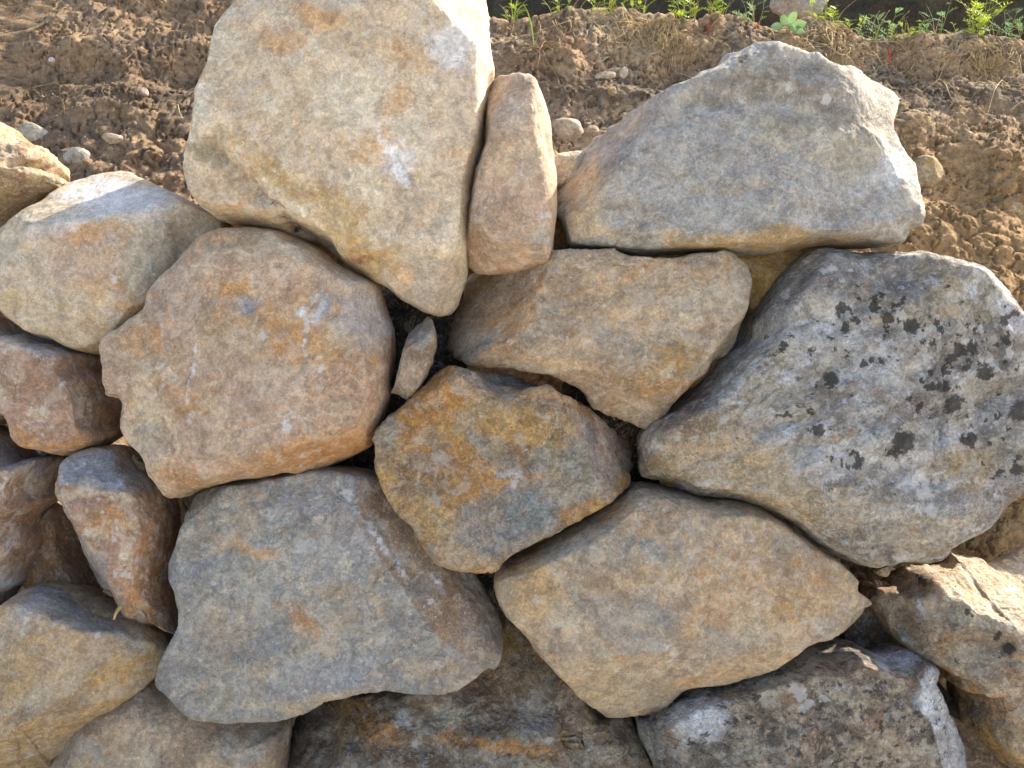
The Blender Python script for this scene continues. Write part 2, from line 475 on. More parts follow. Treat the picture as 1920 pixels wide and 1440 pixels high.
    a_ = 1 + k * N + i; b_ = 1 + k * N + j; c_ = 1 + (k + 1) * N + j; d_ = 1 + (k + 1) * N + i
    quads = np.stack([a_, d_, c_, b_], 2).reshape(-1, 4)
    if ((rimd - C)[:, 0] * np.roll(rimd - C, -1, 0)[:, 1] - (rimd - C)[:, 1] * np.roll(rimd - C, -1, 0)[:, 0]).sum() < 0:
        tri = tri[:, ::-1]; quads = quads[:, ::-1]
    # to world, then roughen along normals
    Wd = uvw2world(P)
    T = np.concatenate([tri, quads[:, [0, 1, 2]], quads[:, [0, 2, 3]]])
    def vnorm(Wd):
        fn = np.cross(Wd[T[:, 1]] - Wd[T[:, 0]], Wd[T[:, 2]] - Wd[T[:, 0]])
        vn = np.zeros_like(Wd)
        for kk in range(3):
            for ax in range(3):
                vn[:, ax] += np.bincount(T[:, kk], fn[:, ax], len(Wd))
        return vn / (np.linalg.norm(vn, axis=1)[:, None] + 1e-12)
    vn = vnorm(Wd)
    vg = vn[1:].reshape(-1, N, 3)                    # steady the directions where the faces are tiny
    for _ in range(3):
        vg = .25 * np.roll(vg, 1, 1) + .5 * vg + .25 * np.roll(vg, -1, 1)
        vg[1:-1] = .25 * vg[:-2] + .5 * vg[1:-1] + .25 * vg[2:]
    vg[:6] = vg[:6].mean((0, 1))
    vn = np.concatenate([vg[0, :1], vg.reshape(-1, 3)]); vn /= np.linalg.norm(vn, axis=1)[:, None] + 1e-9
    G = Wd
    dsp = 0.006 * lump * fbm(G, 6.5, 3, seed) + 0.0036 * rough * fbm(G, 22, 5, seed + 1, 0.52)
    dsp += 0.0019 * rough * fbm(G, 90, 4, seed + 2, 0.6)
    rm = np.abs(fbm(G, 26, 5, seed + 12, .6)); dsp -= 0.0020 * rough * (1 - sstep(0, .20, rm)) * sstep(-.1, .3, fbm(G, 7, 2, seed + 13))
    if chip:
        # broken planes: cellular steps
        q = G + 0.03 * np.stack([fbm(G, 9, 2, seed + 5), fbm(G, 9, 2, seed + 6), fbm(G, 9, 2, seed + 7)], 1)
        f1, f2 = worley(q, 8.5, seed)
        dsp += 0.016 * chip * (f1 - 0.5)
        f1, f2 = worley(q + 0.01 * fbm(G, 40, 2, seed)[:, None], 24, seed + 2)
        dsp += 0.005 * chip * (f1 - 0.5)
        dsp -= 0.0012 * chip * (1 - sstep(0.0, 0.09, np.abs(fbm(G, 12, 4, seed + 9, .6)))) * sstep(0.0, 0.3, fbm(G, 5, 2, seed + 4))
    if strata:
        ax, fq, am = strata
        co = P[:, 0] * math.cos(R_(ax)) + P[:, 1] * math.sin(R_(ax)) + 0.02 * fbm(G, 8, 3, seed)
        dsp += am * np.abs(((co * fq) % 1.0) - 0.5)
    Wd = Wd + vn * dsp[:, None]
    # colour of the mineral, with sky, sun and bounce light painted on some facets
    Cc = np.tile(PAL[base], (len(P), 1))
    warp = np.stack([fbm(G, 11, 4, seed + 21), fbm(G, 11, 4, seed + 22)], 1)
    warpf = np.stack([fbm(G, 55, 3, seed + 23), fbm(G, 55, 3, seed + 24)], 1)
    warpf2 = np.stack([fbm(G, 90, 3, seed + 25, .7), fbm(G, 90, 3, seed + 26, .7)], 1)
    z = H - P[:, 2]
    PX = P[:, 0] / z / TANH * 960 + 960 + 38 * warp[:, 0] + 12 * warpf[:, 0]
    PY = 720 - P[:, 1] / z / TANH * 960 + 38 * warp[:, 1] + 12 * warpf[:, 1]
    own = STONES['own']
    GS = G
    if streak:
        sa_, sf_ = R_(streak[0]), streak[1]; du = G @ (math.cos(sa_) * AX_U + math.sin(sa_) * AX_V)
        GS = G - ((1 - 1 / sf_) * du)[:, None] * (math.cos(sa_) * AX_U + math.sin(sa_) * AX_V)
    for ci, c in enumerate(colors):
        cn, scale, th, sf, am = c
        m = sstep(th - sf * .5, th + sf * .5, fbm(GS, scale, 6, seed + 30 + ci * 3.3, 0.66)) * min(1, am)
        Cc = Cc + (PAL[cn] - Cc) * m[:, None]
    for fi, fc in enumerate(fcol):
        if fc:
            m = (own == fi) * fc[1] * sstep(-.55, -.15, fbm(G, 30, 5, seed + 95, .65)); Cc = Cc + (PAL[fc[0]] - Cc) * m[:, None]
    brk = 0.55 * fbm(G, 45, 5, seed + 27, 0.7)
    for b in blobs:
        cn, bx, by, rx, ry, an, am = b
        ca, sa = math.cos(R_(an)), math.sin(R_(an))
        ex = ((PX - bx) * ca + (PY - by) * sa) / rx; ey = (-(PX - bx) * sa + (PY - by) * ca) / ry
        m = (1 - sstep(0.45, 1.15, np.sqrt(ex ** 2 + ey ** 2) + brk)) * min(1, am)
        Cc = Cc + (PAL[cn] - Cc) * m[:, None]
    VX = P[:, 0] / z / TANH * 960 + 960 + 10 * warpf2[:, 0] + 10 * warpf[:, 0]; VY = 720 - P[:, 1] / z / TANH * 960 + 10 * warpf2[:, 1] + 10 * warpf[:, 1]
    for cn, poly, wd, am in veins:
        dd = seg_dist(np.stack([VX, VY], 1), np.array(poly, float), False)
        m = np.exp(-(dd / wd) ** 2) * am * sstep(-.45, .05, fbm(G, 35, 3, seed + 90)); Cc = Cc + (PAL[cn] - Cc) * m[:, None]
    big = fbm(G, 17, 5, seed + 50, 0.62)
    Cc = Cc * (1 + 0.22 * big)[:, None]
    dk = np.zeros(len(P)); pl = np.zeros(len(P))
    X0 = P[:, 0] / z / TANH * 960 + 960 + 13 * warpf2[:, 0]; Y0 = 720 - P[:, 1] / z / TANH * 960 + 13 * warpf2[:, 1]
    rs = np.random.RandomState(int(seed * 77) % 9999)
    if len(darkspots) > 20:
        darkspots = [(x, y, r * rs.uniform(.8, 1.5)) for x, y, r in darkspots]
        darkspots += [(x + rs.normal(0, 2.2 * r), y + rs.normal(0, 2.0 * r), rs.uniform(2, 7)) for x, y, r in darkspots for _ in range(4)]
    for (x, y, r) in darkspots:
        m = 1 - sstep(0.55, 1.15, np.hypot(X0 - x, Y0 - y) / r); dk = np.maximum(dk, m)
    for pp in palespots:
        x, y, r = pp[:3]; a = pp[3] if len(pp) > 3 else 1.0
        m = (1 - sstep(0.5, 1.2, np.hypot(X0 - x, Y0 - y) / r)) * a; pl = np.maximum(pl, m)
    ed = edgev
    pl = np.maximum(pl, ed * sstep(-.25, .45, fbm(G, 60, 4, seed + 81, .65)) * wear)
    if dfield:
        sc_, th, am = dfield
        dk = np.maximum(dk, sstep(th, th + 0.25, fbm(G, sc_, 5, seed + 61, 0.65)) * am)
    if pfield:
        sc_, th, am = pfield
        pl = np.maximum(pl, sstep(th, th + 0.25, fbm(G, sc_, 5, seed + 71, 0.65)) * am)
    faces = [tuple(t) for t in tri] if False else None
    # triangles stored as a mixed mesh
    me_faces_loops = np.concatenate([tri.ravel(), quads.ravel()])
    starts = np.concatenate([np.arange(0, len(tri) * 3, 3), len(tri) * 3 + np.arange(0, len(quads) * 4, 4)])
    org = Wd.mean(0)
    me = bpy.data.meshes.new(name)
    vv = (Wd - org).astype(np.float32)
    me.vertices.add(len(vv)); me.vertices.foreach_set('co', vv.ravel())
    me.loops.add(len(me_faces_loops)); me.loops.foreach_set('vertex_index', me_faces_loops.astype(np.int32))
    me.polygons.add(len(starts)); me.polygons.foreach_set('loop_start', starts.astype(np.int32))
    me.update(calc_edges=True)
    me.polygons.foreach_set('use_smooth', [True] * len(starts))
    a = me.color_attributes.new('stone_color', 'FLOAT_COLOR', 'POINT')
    a.data.foreach_set('color', np.concatenate([np.clip(Cc, 0.01, 0.85), np.ones((len(P), 1))], 1).astype(np.float32).ravel())
    for an, arr in (('dark_lichen', dk), ('pale_lichen', pl)):
        q_ = me.attributes.new(an, 'FLOAT', 'POINT'); q_.data.foreach_set('value', arr.astype(np.float32))
    me.materials.append(mat or M_STONE)
    o = bpy.data.objects.new(name, me); COL.objects.link(o); o.location = org
    set_tags(o, label, cat, group)
    STONES[key] = o
    return o

# ================================================================== SETTING
# front ground, one sheet out to the horizon
def soil_colors(G, seed, base='soil', cols=()):
    C = np.tile(PAL[base], (len(G), 1))
    for i, (cn, sc_, th, sf, am) in enumerate(cols):
        m = sstep(th - sf, th + sf, fbm(G, sc_, 5, seed + i * 2.7, 0.6)) * am
        C = C + (PAL[cn] - C) * m[:, None]
    return C

def grid_faces(nu, nv):
    i, j = np.meshgrid(np.arange(nu - 1), np.arange(nv - 1))
    a = (j * nu + i).ravel()
    return np.stack([a, a + 1, a + nu + 1, a + nu], 1)

GZ = -0.97
def spread(n, near, far):
    t = np.linspace(-1, 1, n); return np.sign(t) * (np.abs(t) * near + np.abs(t) ** 5 * far)
gx = spread(161, 3, 120); gy = spread(161, 3, 120) - 1.0
X, Y = np.meshgrid(gx, gy)
G = np.stack([X.ravel(), Y.ravel(), np.zeros(X.size)], 1)
G[:, 2] = GZ + 0.02 * fbm(G, 2.5, 4, 3)
mesh_g = mesh_obj('ground', G, grid_faces(161, 161), M_SOIL, {'stone_color': soil_colors(G, 1, 'sand', [('bright', 1.5, -.6, .3, .95), ('tan', 4, .15, .2, .4)])})
set_tags(mesh_g, kind='structure')

# earth bank behind the wall: a face leaning back BA, then a terrace going away
BA = R_(43); Y0B = 0.26
def ray(px_, py_):
    d = AX_U * ((px_ - 960) / 960 * TANH) + AX_V * ((720 - py_) / 960 * TANH) - AX_W
    return d
def on_bank(px_, py_, lift=0.0):
    d = ray(px_, py_)
    # plane: y - Y0B - z*tan(BA) = 0
    nrm = np.array([0, 1, -math.tan(BA)])
    t = (Y0B - CAMP @ nrm) / (d @ nrm)
    p = CAMP + d * t
    n = np.array([0, -math.cos(BA), math.sin(BA)])
    return p + n * (bank_disp(p[None])[0] + lift)

def bank_disp(P):
    """height of the bank's crumbly surface above its mean plane"""
    z = P[:, 2]
    d = 0.030 * fbm(P, 3.0, 3, 5) + 0.020 * fbm(P, 11, 4, 6)
    # soft horizontal ledges
    zz = z + 0.04 * fbm(P, 3.5, 3, 8) + 0.012 * fbm(P, 14, 3, 9)
    for z0, am in ((0.40, 0.012), (0.585, 0.028)):
        d += am * (sstep(z0 + 0.05, z0 + 0.0, zz) - 0.5)
    d += 0.015 * np.exp(-((zz - 0.72) / 0.06) ** 2) + 0.03 * fbm(P, 5.5, 4, 25)
    q = P + 0.012 * np.stack([fbm(P, 25, 2, 11), fbm(P, 25, 2, 12), fbm(P, 25, 2, 13)], 1)
    f1, f2 = worley(q, 17, 4); d += (0.008 * (0.55 - f1) + 0.006 * sstep(0.02, .22, f2 - f1)) * sstep(-0.2, 0.25, fbm(P, 6, 2, 15))
    f1, f2 = worley(q, 42, 5); d += 0.002 * (0.5 - f1) + 0.0028 * sstep(0.0, .22, f2 - f1) * sstep(-.2, .2, fbm(P, 9, 2, 27))
    f1, f2 = worley(q, 105, 6); d += 0.0024 * (0.5 - f1)
    # shrinkage cracks and crumbs
    d -= 0.012 * (1 - sstep(0, 0.035, np.abs(fbm(q, 13, 4, 17, .6))))
    d += 0.0055 * fbm(P, 70, 5, 18, .68)
    return d

LIPX = [-900, 300, 500, 880, 925, 1000, 1080, 1130, 1180, 1250, 1290, 1340, 1400, 1450, 1490, 1530, 1570, 1620, 1680, 1760, 1840, 1880, 1930, 2900]
LIPY = [-330, -300, -160, 10, 28, 28, 22, 12, 15, 28, 42, 36, 35, 52, 58, 34, 40, 66, 78, 76, 72, 66, 74, 110]
def bank_y(z, u=None):
    z1 = 0.10 if u is None else 0.10 + 0.15 * sstep(-.95, -.7, u) * sstep(.55, .35, u)
    y1 = Y0B + z1 * math.tan(BA)
    return np.where(z > z1, Y0B + z * math.tan(BA), y1 + (z - z1) * 0.2 + (0.22 if u is None else 0.22 * sstep(.62, .45, u)) * sstep(z1, z1 - 0.08, z))
def lip_z(u):
    # convert the traced lip to heights on the bank plane
    zs = []; us = []
    nrm = np.array([0, 1, -math.tan(BA)])
    for x, y in zip(LIPX, LIPY):
        d = ray(x, y); t = (Y0B - CAMP @ nrm) / (d @ nrm); p = CAMP + d * t
        us.append(p[0]); zs.append(p[2])
    return np.interp(u, us, zs)

us = np.concatenate([np.linspace(-3.2, -1.35, 60, endpoint=False), np.linspace(-1.35, 1.5, 860), np.linspace(1.5, 3.2, 50)[1:]])
nu = len(us)
zl = lip_z(us)
rows = []
fs = np.concatenate([np.linspace(0, 0.2, 20, endpoint=False), np.linspace(0.2, 0.4, 90, endpoint=False), np.linspace(0.4, 1, 380)])
tanb = math.tan(BA)
nvec = np.array([0, -math.cos(BA), math.sin(BA)])
zf = (GZ - 0.1) + fs[:, None] * (zl - (GZ - 0.1))[None]
U = np.tile(us, (len(fs), 1))
Pf = np.stack([U, bank_y(zf, U), zf], 2).reshape(-1, 3)
Pf = Pf + nvec * bank_disp(Pf)[:, None]
Pf = Pf.reshape(len(fs), nu, 3)
# round over to the terrace
ts = np.concatenate([np.linspace(0.004, 0.25, 60), np.linspace(0.27, 1.6, 40), np.linspace(1.7, 12, 12)])
top = Pf[-1]
Pt = []
for t in ts:
    q = top.copy(); q[:, 1] += t; q[:, 2] += 0.02 * (1 - math.exp(-t / 0.02)) + 0.02 * t * 0
    Pt.append(q)
Pt = np.array(Pt).reshape(-1, 3)
f1, _ = worley(Pt, 42, 5)
nz = 0.012 * fbm(Pt, 11, 4, 6) + 0.010 * (0.5 - f1)
Pt[:, 2] += nz * np.repeat(sstep(0, 0.05, ts), nu)
PB = np.concatenate([Pf.reshape(-1, 3), Pt])
cb = soil_colors(PB, 3, 'soil', [('sand', 4, .05, .25, .45), ('umber', 7, .14, .2, .45), ('rust', 3.2, .14, .2, .35), ('dgrey', 9, .15, .15, .55), ('sand', 28, .22, .1, .6), ('umber', 35, .18, .1, .6)])
# warmer, yellower clay low on the right
wr = sstep(0.35, 0.9, PB[:, 0]) * sstep(0.62, 0.35, PB[:, 2])
cb = cb + (srgb('#b08a58') - cb) * (0.6 * wr)[:, None]
lf = sstep(-.25, -.55, PB[:, 0]); cb = cb + (srgb('#7a6048') - cb) * (0.35 * lf)[:, None]  # shade left of the largest boulder, put into the soil colour
# dark humus layer on the shelf
hm = np.exp(-((PB[:, 2] - 0.60 - 0.02 * fbm(PB, 6, 2, 40)) / 0.035) ** 2)
cb = cb + (srgb('#5d5145') - cb) * (0.6 * hm)[:, None]
bank = mesh_obj('soil_bank', PB, grid_faces(nu, len(fs) + len(ts)), M_SOIL, {'stone_color': cb})
set_tags(bank, kind='structure')

# rising slope behind the terrace (in shade)
sx = np.linspace(-7, 9, 220); sz = np.linspace(0, 1, 90)
Xs, Ss = np.meshgrid(sx, sz)
Ps = np.stack([Xs.ravel(), 2.3 + 0.45 * Ss.ravel() * 1.8, 0.55 + Ss.ravel() * 2.0], 1)
Ps[:, 1] -= 0.35 * fbm(Ps, 1.3, 4, 50) + 0.10 * fbm(Ps, 6, 4, 51)
Ps[:, 2] += 0.12 * fbm(Ps, 0.9, 2, 52)
hs = mesh_obj('hillside', Ps, grid_faces(220, 90), M_SOIL, {'stone_color': soil_colors(Ps, 9, 'hill', [('dark', 12, .1, .1, .6), ('olive', 5, .15, .2, .35), ('umber', 8, .15, .2, .5)])})
set_tags(hs, kind='structure')

# ================================================================== BOULDERS
TOPG = 'boulders of the dry stone wall'
stone('S1', 'boulder', 'largest boulder, pale cream with orange stains and a diagonal groove, topping the wall', 'boulder',
      [(463,3),(480,-45),(540,-100),(640,-125),(760,-122),(860,-90),(905,-40),(913,10),(916,60),(918,105),(926,145),(917,180),(910,235),(906,275),(893,330),(884,390),(878,450),(874,517),(860,562),(848,585),(825,590),(793,580),(750,558),(727,537),(700,526),(640,490),(600,455),(567,447),(483,427),(433,420),(393,400),(367,373),(350,335),(348,313),(353,267),(361,215),(365,180),(378,145),(393,110),(407,72),(430,37)],
      (640,250), veins=[('umber',[(410,280),(432,312),(478,345),(520,388),(562,430)],7,.6),('dark',[(515,375),(560,428)],4,.6),('white',[(705,240),(735,300),(765,345)],7,.6),('dgrey',[(750,300),(765,330)],4,.5),('umber',[(655,470),(690,500)],5,.5)], w0=0.045, D=0.12, R=0.04, B=0.42, dome=0.01,
      facets=[(886,150,1,-0.05,2.2,7,'sand',.6),(850,330,1,.30,.75,16),(800,60,.8,-.6,.12,20),(720,470,.25,1,.55,25),(380,250,-1,.1,.5,20),(560,60,-.6,-1,.25,40)],
      grooves=[([(405,275),(432,312),(478,345),(520,388),(562,430),(610,455)],15,16),([(700,430),(770,500),(830,560)],22,6),([(745,290),(765,330),(780,350)],7,5)],
      dents=[(450,350,60,36,10,-40),(620,410,60,40,12,-30),(690,490,28,16,8),(640,150,90,60,5)],
      base='pale', colors=[('blue',4.5,.1,.25,.4),('tan',6,.02,.2,.6),('orange',9,.24,.12,.4)],
      blobs=[('orange',600,30,60,30,20,.6),('orange',520,70,50,30,10,.45),('ochre',500,320,110,28,38,.75),('olive',390,275,30,40,0,.7),('tan',440,370,90,50,30,.6),
             ('orange',735,185,40,26,0,.5),('ochre',640,400,80,50,40,.6),('orange',770,120,60,40,0,.4),('ochre',690,470,70,40,35,.7),('rust',690,475,26,10,0,.9),('white',850,100,60,60,0,.6),('white',750,310,26,40,20,.7),('orange',700,290,60,25,20,.4),('blue',800,520,60,50,40,.4)],
      palespots=[(690,60,10,.7),(475,245,14,.6),(468,395,14,.8)], darkspots=[(556,428,7),(515,385,5)], rough=.8, lump=.8, chip=.35, mat=M_SMOOTH)

stone('S2', 'boulder', 'tall narrow upright brown stone with a rounded top, wedged beside the largest boulder', 'boulder',
      [(927,153),(940,143),(968,139),(993,143),(1010,160),(1023,193),(1033,233),(1038,283),(1042,333),(1042,377),(1040,433),(1037,470),(1025,505),(960,515),(900,515),(877,495),(875,455),(876,420),(880,383),(888,333),(903,287),(908,267),(912,200),(917,170)],
      (962,335), w0=0.035, D=0.12, R=0.045, B=0.34, dome=0.0,
      facets=[(960,448,0,1,1.6,10),(1008,300,1,-.12,1.3,14),(960,175,0.1,-1,.9,20),(900,330,-1,-.1,.5,14)],
      base='tan', colors=[('pink',7,.0,.25,.6),('brown',11,.12,.2,.45),('grey',9,.1,.2,.4)],
      blobs=[('brown',940,420,60,60,0,.4),('slate',1010,460,40,30,0,.4),('white',1010,410,14,10,0,.5)], palespots=[(958,190,6,.7),(985,265,7,.6),(975,325,6,.7)],
      rough=.7, lump=.5, chip=.2, mat=M_SMOOTH)

stone('S3', 'boulder', 'wide grey-white boulder with a domed notched outline, top right of the wall against the soil', 'boulder',
      [(1043,392),(1042,368),(1048,345),(1073,313),(1093,287),(1120,253),(1153,223),(1207,197),(1240,180),(1280,163),(1307,143),(1337,125),(1360,107),(1393,92),(1427,87),(1467,87),(1493,95),(1518,95),(1532,105),(1546,117),(1562,123),(1587,123),(1613,133),(1643,153),(1663,173),(1682,187),(1683,210),(1678,226),(1672,240),(1678,257),(1689,277),(1702,293),(1714,303),(1719,317),(1716,335),(1719,367),(1721,407),(1717,430),(1697,447),(1677,462),(1630,467),(1597,467),(1513,464),(1447,476),(1380,480),(1300,477),(1200,480),(1130,474),(1070,468),(1058,440),(1048,410)],
      (1420,345), streak=(-8,2.2), veins=[('white',[(1640,330),(1690,350)],3,.5),('dgrey',[(1300,190),(1420,200),(1560,235)],16,.4),('ochre',[(1250,460),(1400,455),(1600,450)],10,.4)], w0=0.03, D=0.11, R=0.018, B=0.40, dome=0.02,
      facets=[(1142,340,-1,.15,.90,12,'sand',.8),(1195,216,-.42,-.9,1.4,10),(1400,448,0.0,1,.9,12),(1640,300,.80,-.45,.75,8),(1660,420,.8,.6,.4,14),(1400,150,0,-1,.20,30)],  # sand here and in the blobs paints warm bounce on the left facet
      grooves=[([(1180,245),(1330,195),(1480,205),(1600,215),(1670,245)],26,9),([(1560,300),(1640,340)],20,4)],
      dents=[(1300,340,120,50,7),(1560,400,90,40,6)],
      base='grey', colors=[('grey',6,.0,.25,.6),('blue',5,.02,.25,.55),('sand',7,.2,.2,.35),('dgrey',16,.16,.15,.35)],
      blobs=[('sand',1090,360,60,70,30,.6),('dgrey',1470,160,160,45,0,.5),('dgrey',1560,205,90,20,18,.55),('ochre',1430,455,230,22,0,.65),('white',1680,300,45,50,0,.6),('blue',1370,205,160,22,-5,.4),('brown',1430,150,70,24,0,.35)],
      darkspots=[(1391,109,11)], palespots=[(1547,187,11,1.2),(1606,142,9,.8),(1480,165,10,.7),(1390,190,9,.7)], pfield=(34,.25,.6), dfield=(60,.32,.5), rough=1.1, lump=.5, chip=.35)

stone('S4', 'boulder', 'flat-faced brown slab with a straight top edge and pointed lower corner, middle of the wall', 'boulder',
      [(883,510),(905,487),(935,475),(985,480),(1040,472),(1100,471),(1150,467),(1175,478),(1235,483),(1300,478),(1360,472),(1387,482),(1402,502),(1404,523),(1400,547),(1390,590),(1382,640),(1363,663),(1343,677),(1323,700),(1300,717),(1280,737),(1262,757),(1243,782),(1223,803),(1200,803),(1160,787),(1113,767),(1097,741),(1073,723),(1023,703),(940,693),(900,688),(853,673),(838,656),(833,637),(840,613),(850,590),(860,573),(873,537)],
      (1130,610), streak=(25,2.2), auto=9, veins=[('pale',[(1165,590),(1200,580),(1240,592)],3,.7),('pale',[(975,500),(1010,535)],3,.6),('dgrey',[(1150,690),(1220,640),(1290,650)],3,.4),('pale',[(1010,610),(1060,640),(1110,640)],2.5,.6),('pale',[(1250,560),(1290,600),(1340,590)],2.5,.6)], w0=0.05, D=0.065, R=0.009, B=0.32, dome=0.015,
      facets=[(950,665,-.15,1,.9,10),(1180,770,-.5,.86,1.0,8),(865,560,-1,-.3,.3,14),(1200,495,0,-1,.5,10)],
      grooves=[([(1160,600),(1220,590),(1290,620)],8,3),([(1080,660),(1180,690),(1260,700)],10,3)], dents=[(1000,560,80,40,5),(1240,640,90,50,5,-20),(1120,590,20,60,5,20)],
      base='tan', colors=[('brown',8,.0,.2,.6),('orange',9,.2,.15,.35),('grey',12,.08,.14,.5),('slate',7,.1,.18,.5),('pale',26,.25,.1,.5)],
      blobs=[('brown',930,560,70,80,0,.45),('orange',960,600,70,40,10,.4),('ochre',1240,680,90,60,-20,.5),('slate',1150,640,110,30,20,.45),('pale',1200,770,60,30,20,.4),('grey',1385,560,20,60,0,.5)],
      pfield=(45,.28,.8), rough=1.2, lump=.4, chip=.5)

stone('S5', 'boulder', 'big grey boulder covered with black and grey lichen spots, right side of the wall', 'boulder',
      [(1500,478),(1540,466),(1590,470),(1640,472),(1700,470),(1745,476),(1790,488),(1830,500),(1862,520),(1885,545),(1905,578),(1920,605),(1932,650),(1940,710),(1942,780),(1937,840),(1920,885),(1905,920),(1880,957),(1847,990),(1797,1027),(1770,1042),(1737,1055),(1680,1056),(1633,1061),(1597,1053),(1567,1037),(1527,1018),(1493,993),(1457,963),(1413,946),(1360,931),(1313,928),(1280,917),(1253,903),(1227,897),(1203,890),(1197,873),(1197,840),(1200,812),(1230,780),(1290,735),(1340,685),(1378,640),(1395,600),(1420,560),(1450,525),(1478,495)],
      (1590,760), streak=(25,1.8), veins=[('dark',[(1736,560),(1752,640),(1757,760),(1750,870)],3,.6),('ochre',[(1390,880),(1480,830),(1600,815)],6,.5),('pale',[(1420,870),(1520,850),(1640,880)],8,.4),('white',[(1700,840),(1740,920),(1750,960)],7,.5),('blue',[(1580,600),(1690,610),(1740,650)],12,.5)], w0=0.0, D=0.15, R=0.05, B=0.36, dome=0.03,
      facets=[(1862,555,.75,-.65,1.3,14),(1350,700,-.75,-.65,.55,25),(1350,890,-.3,1,.5,18),(1500,930,-.3,1,.35,25),(1620,560,-.1,-1,.30,30),(1770,720,1,0,.22,18)],
      grooves=[([(1740,560),(1752,640),(1756,760),(1752,870)],6,6),([(1300,860),(1380,840),(1440,800),(1500,790)],16,9),([(1420,640),(1500,600),(1600,620),(1690,610)],18,11),([(1420,870),(1510,830),(1620,860),(1740,900)],20,8)],
      dents=[(1880,745,70,26,22,10),(1830,800,80,24,14),(1600,570,90,26,12,20),(1560,690,60,30,8,20),(1400,780,50,30,8),(1690,520,60,26,14),(1730,940,40,70,9)],
      base='grey', colors=[('white',5,.06,.2,.45),('dgrey',10,.0,.14,.65),('blue',8,.1,.15,.5),('brown',9,.16,.14,.5),('white',34,.18,.1,.55),('dark',30,.20,.12,.5)],
      blobs=[('dgrey',1480,560,90,80,-40,.6),('dark',1640,475,60,18,10,.6),('white',1560,640,120,60,20,.35),('white',1520,860,120,40,10,.4),('white',1650,700,60,60,0,.3),('sand',1400,890,250,70,25,.85),('tan',1350,820,110,60,0,.5),('dgrey',1600,520,130,50,10,.4),('dgrey',1850,680,60,90,0,.35),('ochre',1250,880,60,26,20,.6),('brown',1310,790,60,45,0,.65),('umber',1280,760,70,22,-40,.7),('dgrey',1830,640,90,60,0,.35),('sand',1750,1000,130,40,-20,.55),('ochre',1820,880,70,60,0,.45),('brown',1700,760,80,50,0,.35),('slate',1840,745,70,30,0,.4),('pale',1640,950,110,40,10,.5),('ochre',1780,560,50,50,0,.4),('white',1900,590,30,60,-30,.5)],
      darkspots=[(1582,581,13.0),(1585,613,12.0),(1663,594,9.0),(1706,612,17.0),(1756,601,9.0),(1762,619,8.0),(1831,617,9.0),(1885,600,9.0),(1884,640,10.0),(1820,652,14.0),(1795,657,11.0),(1782,671,12.0),(1843,697,13.0),(1808,690,11.0),(1771,698,10.0),(1559,712,13.0),(1620,685,12.0),(1652,674,11.0),(1743,727,14.0),(1768,724,11.0),(1800,729,9.0),(1787,760,17.0),(1910,772,17.0),(1466,652,8.0),(1533,806,12.0),(1693,828,26.0),(1680,853,10.0),(1601,863,16.0),(1818,822,12.0),(1905,878,14.0),(1722,761,6.0),(1875,883,8.0),(1640,574,9.0),(1680,572,8.0),(1745,640,9.0),(1515,660,6.0),(1478,775,6.0)],
      palespots=[(1606,678,11.0),(1589,704,10.0),(1690,590,11.0),(1805,640,8.0),(1560,505,9,.8),(1470,553,12.0),(1730,925,14.0),(1745,955,14.0),(1660,870,8.0)],
      dfield=(70,.19,.6), pfield=(28,.12,1.0), rough=1.2, lump=1.8, chip=.5, mat=M_ROUGH)

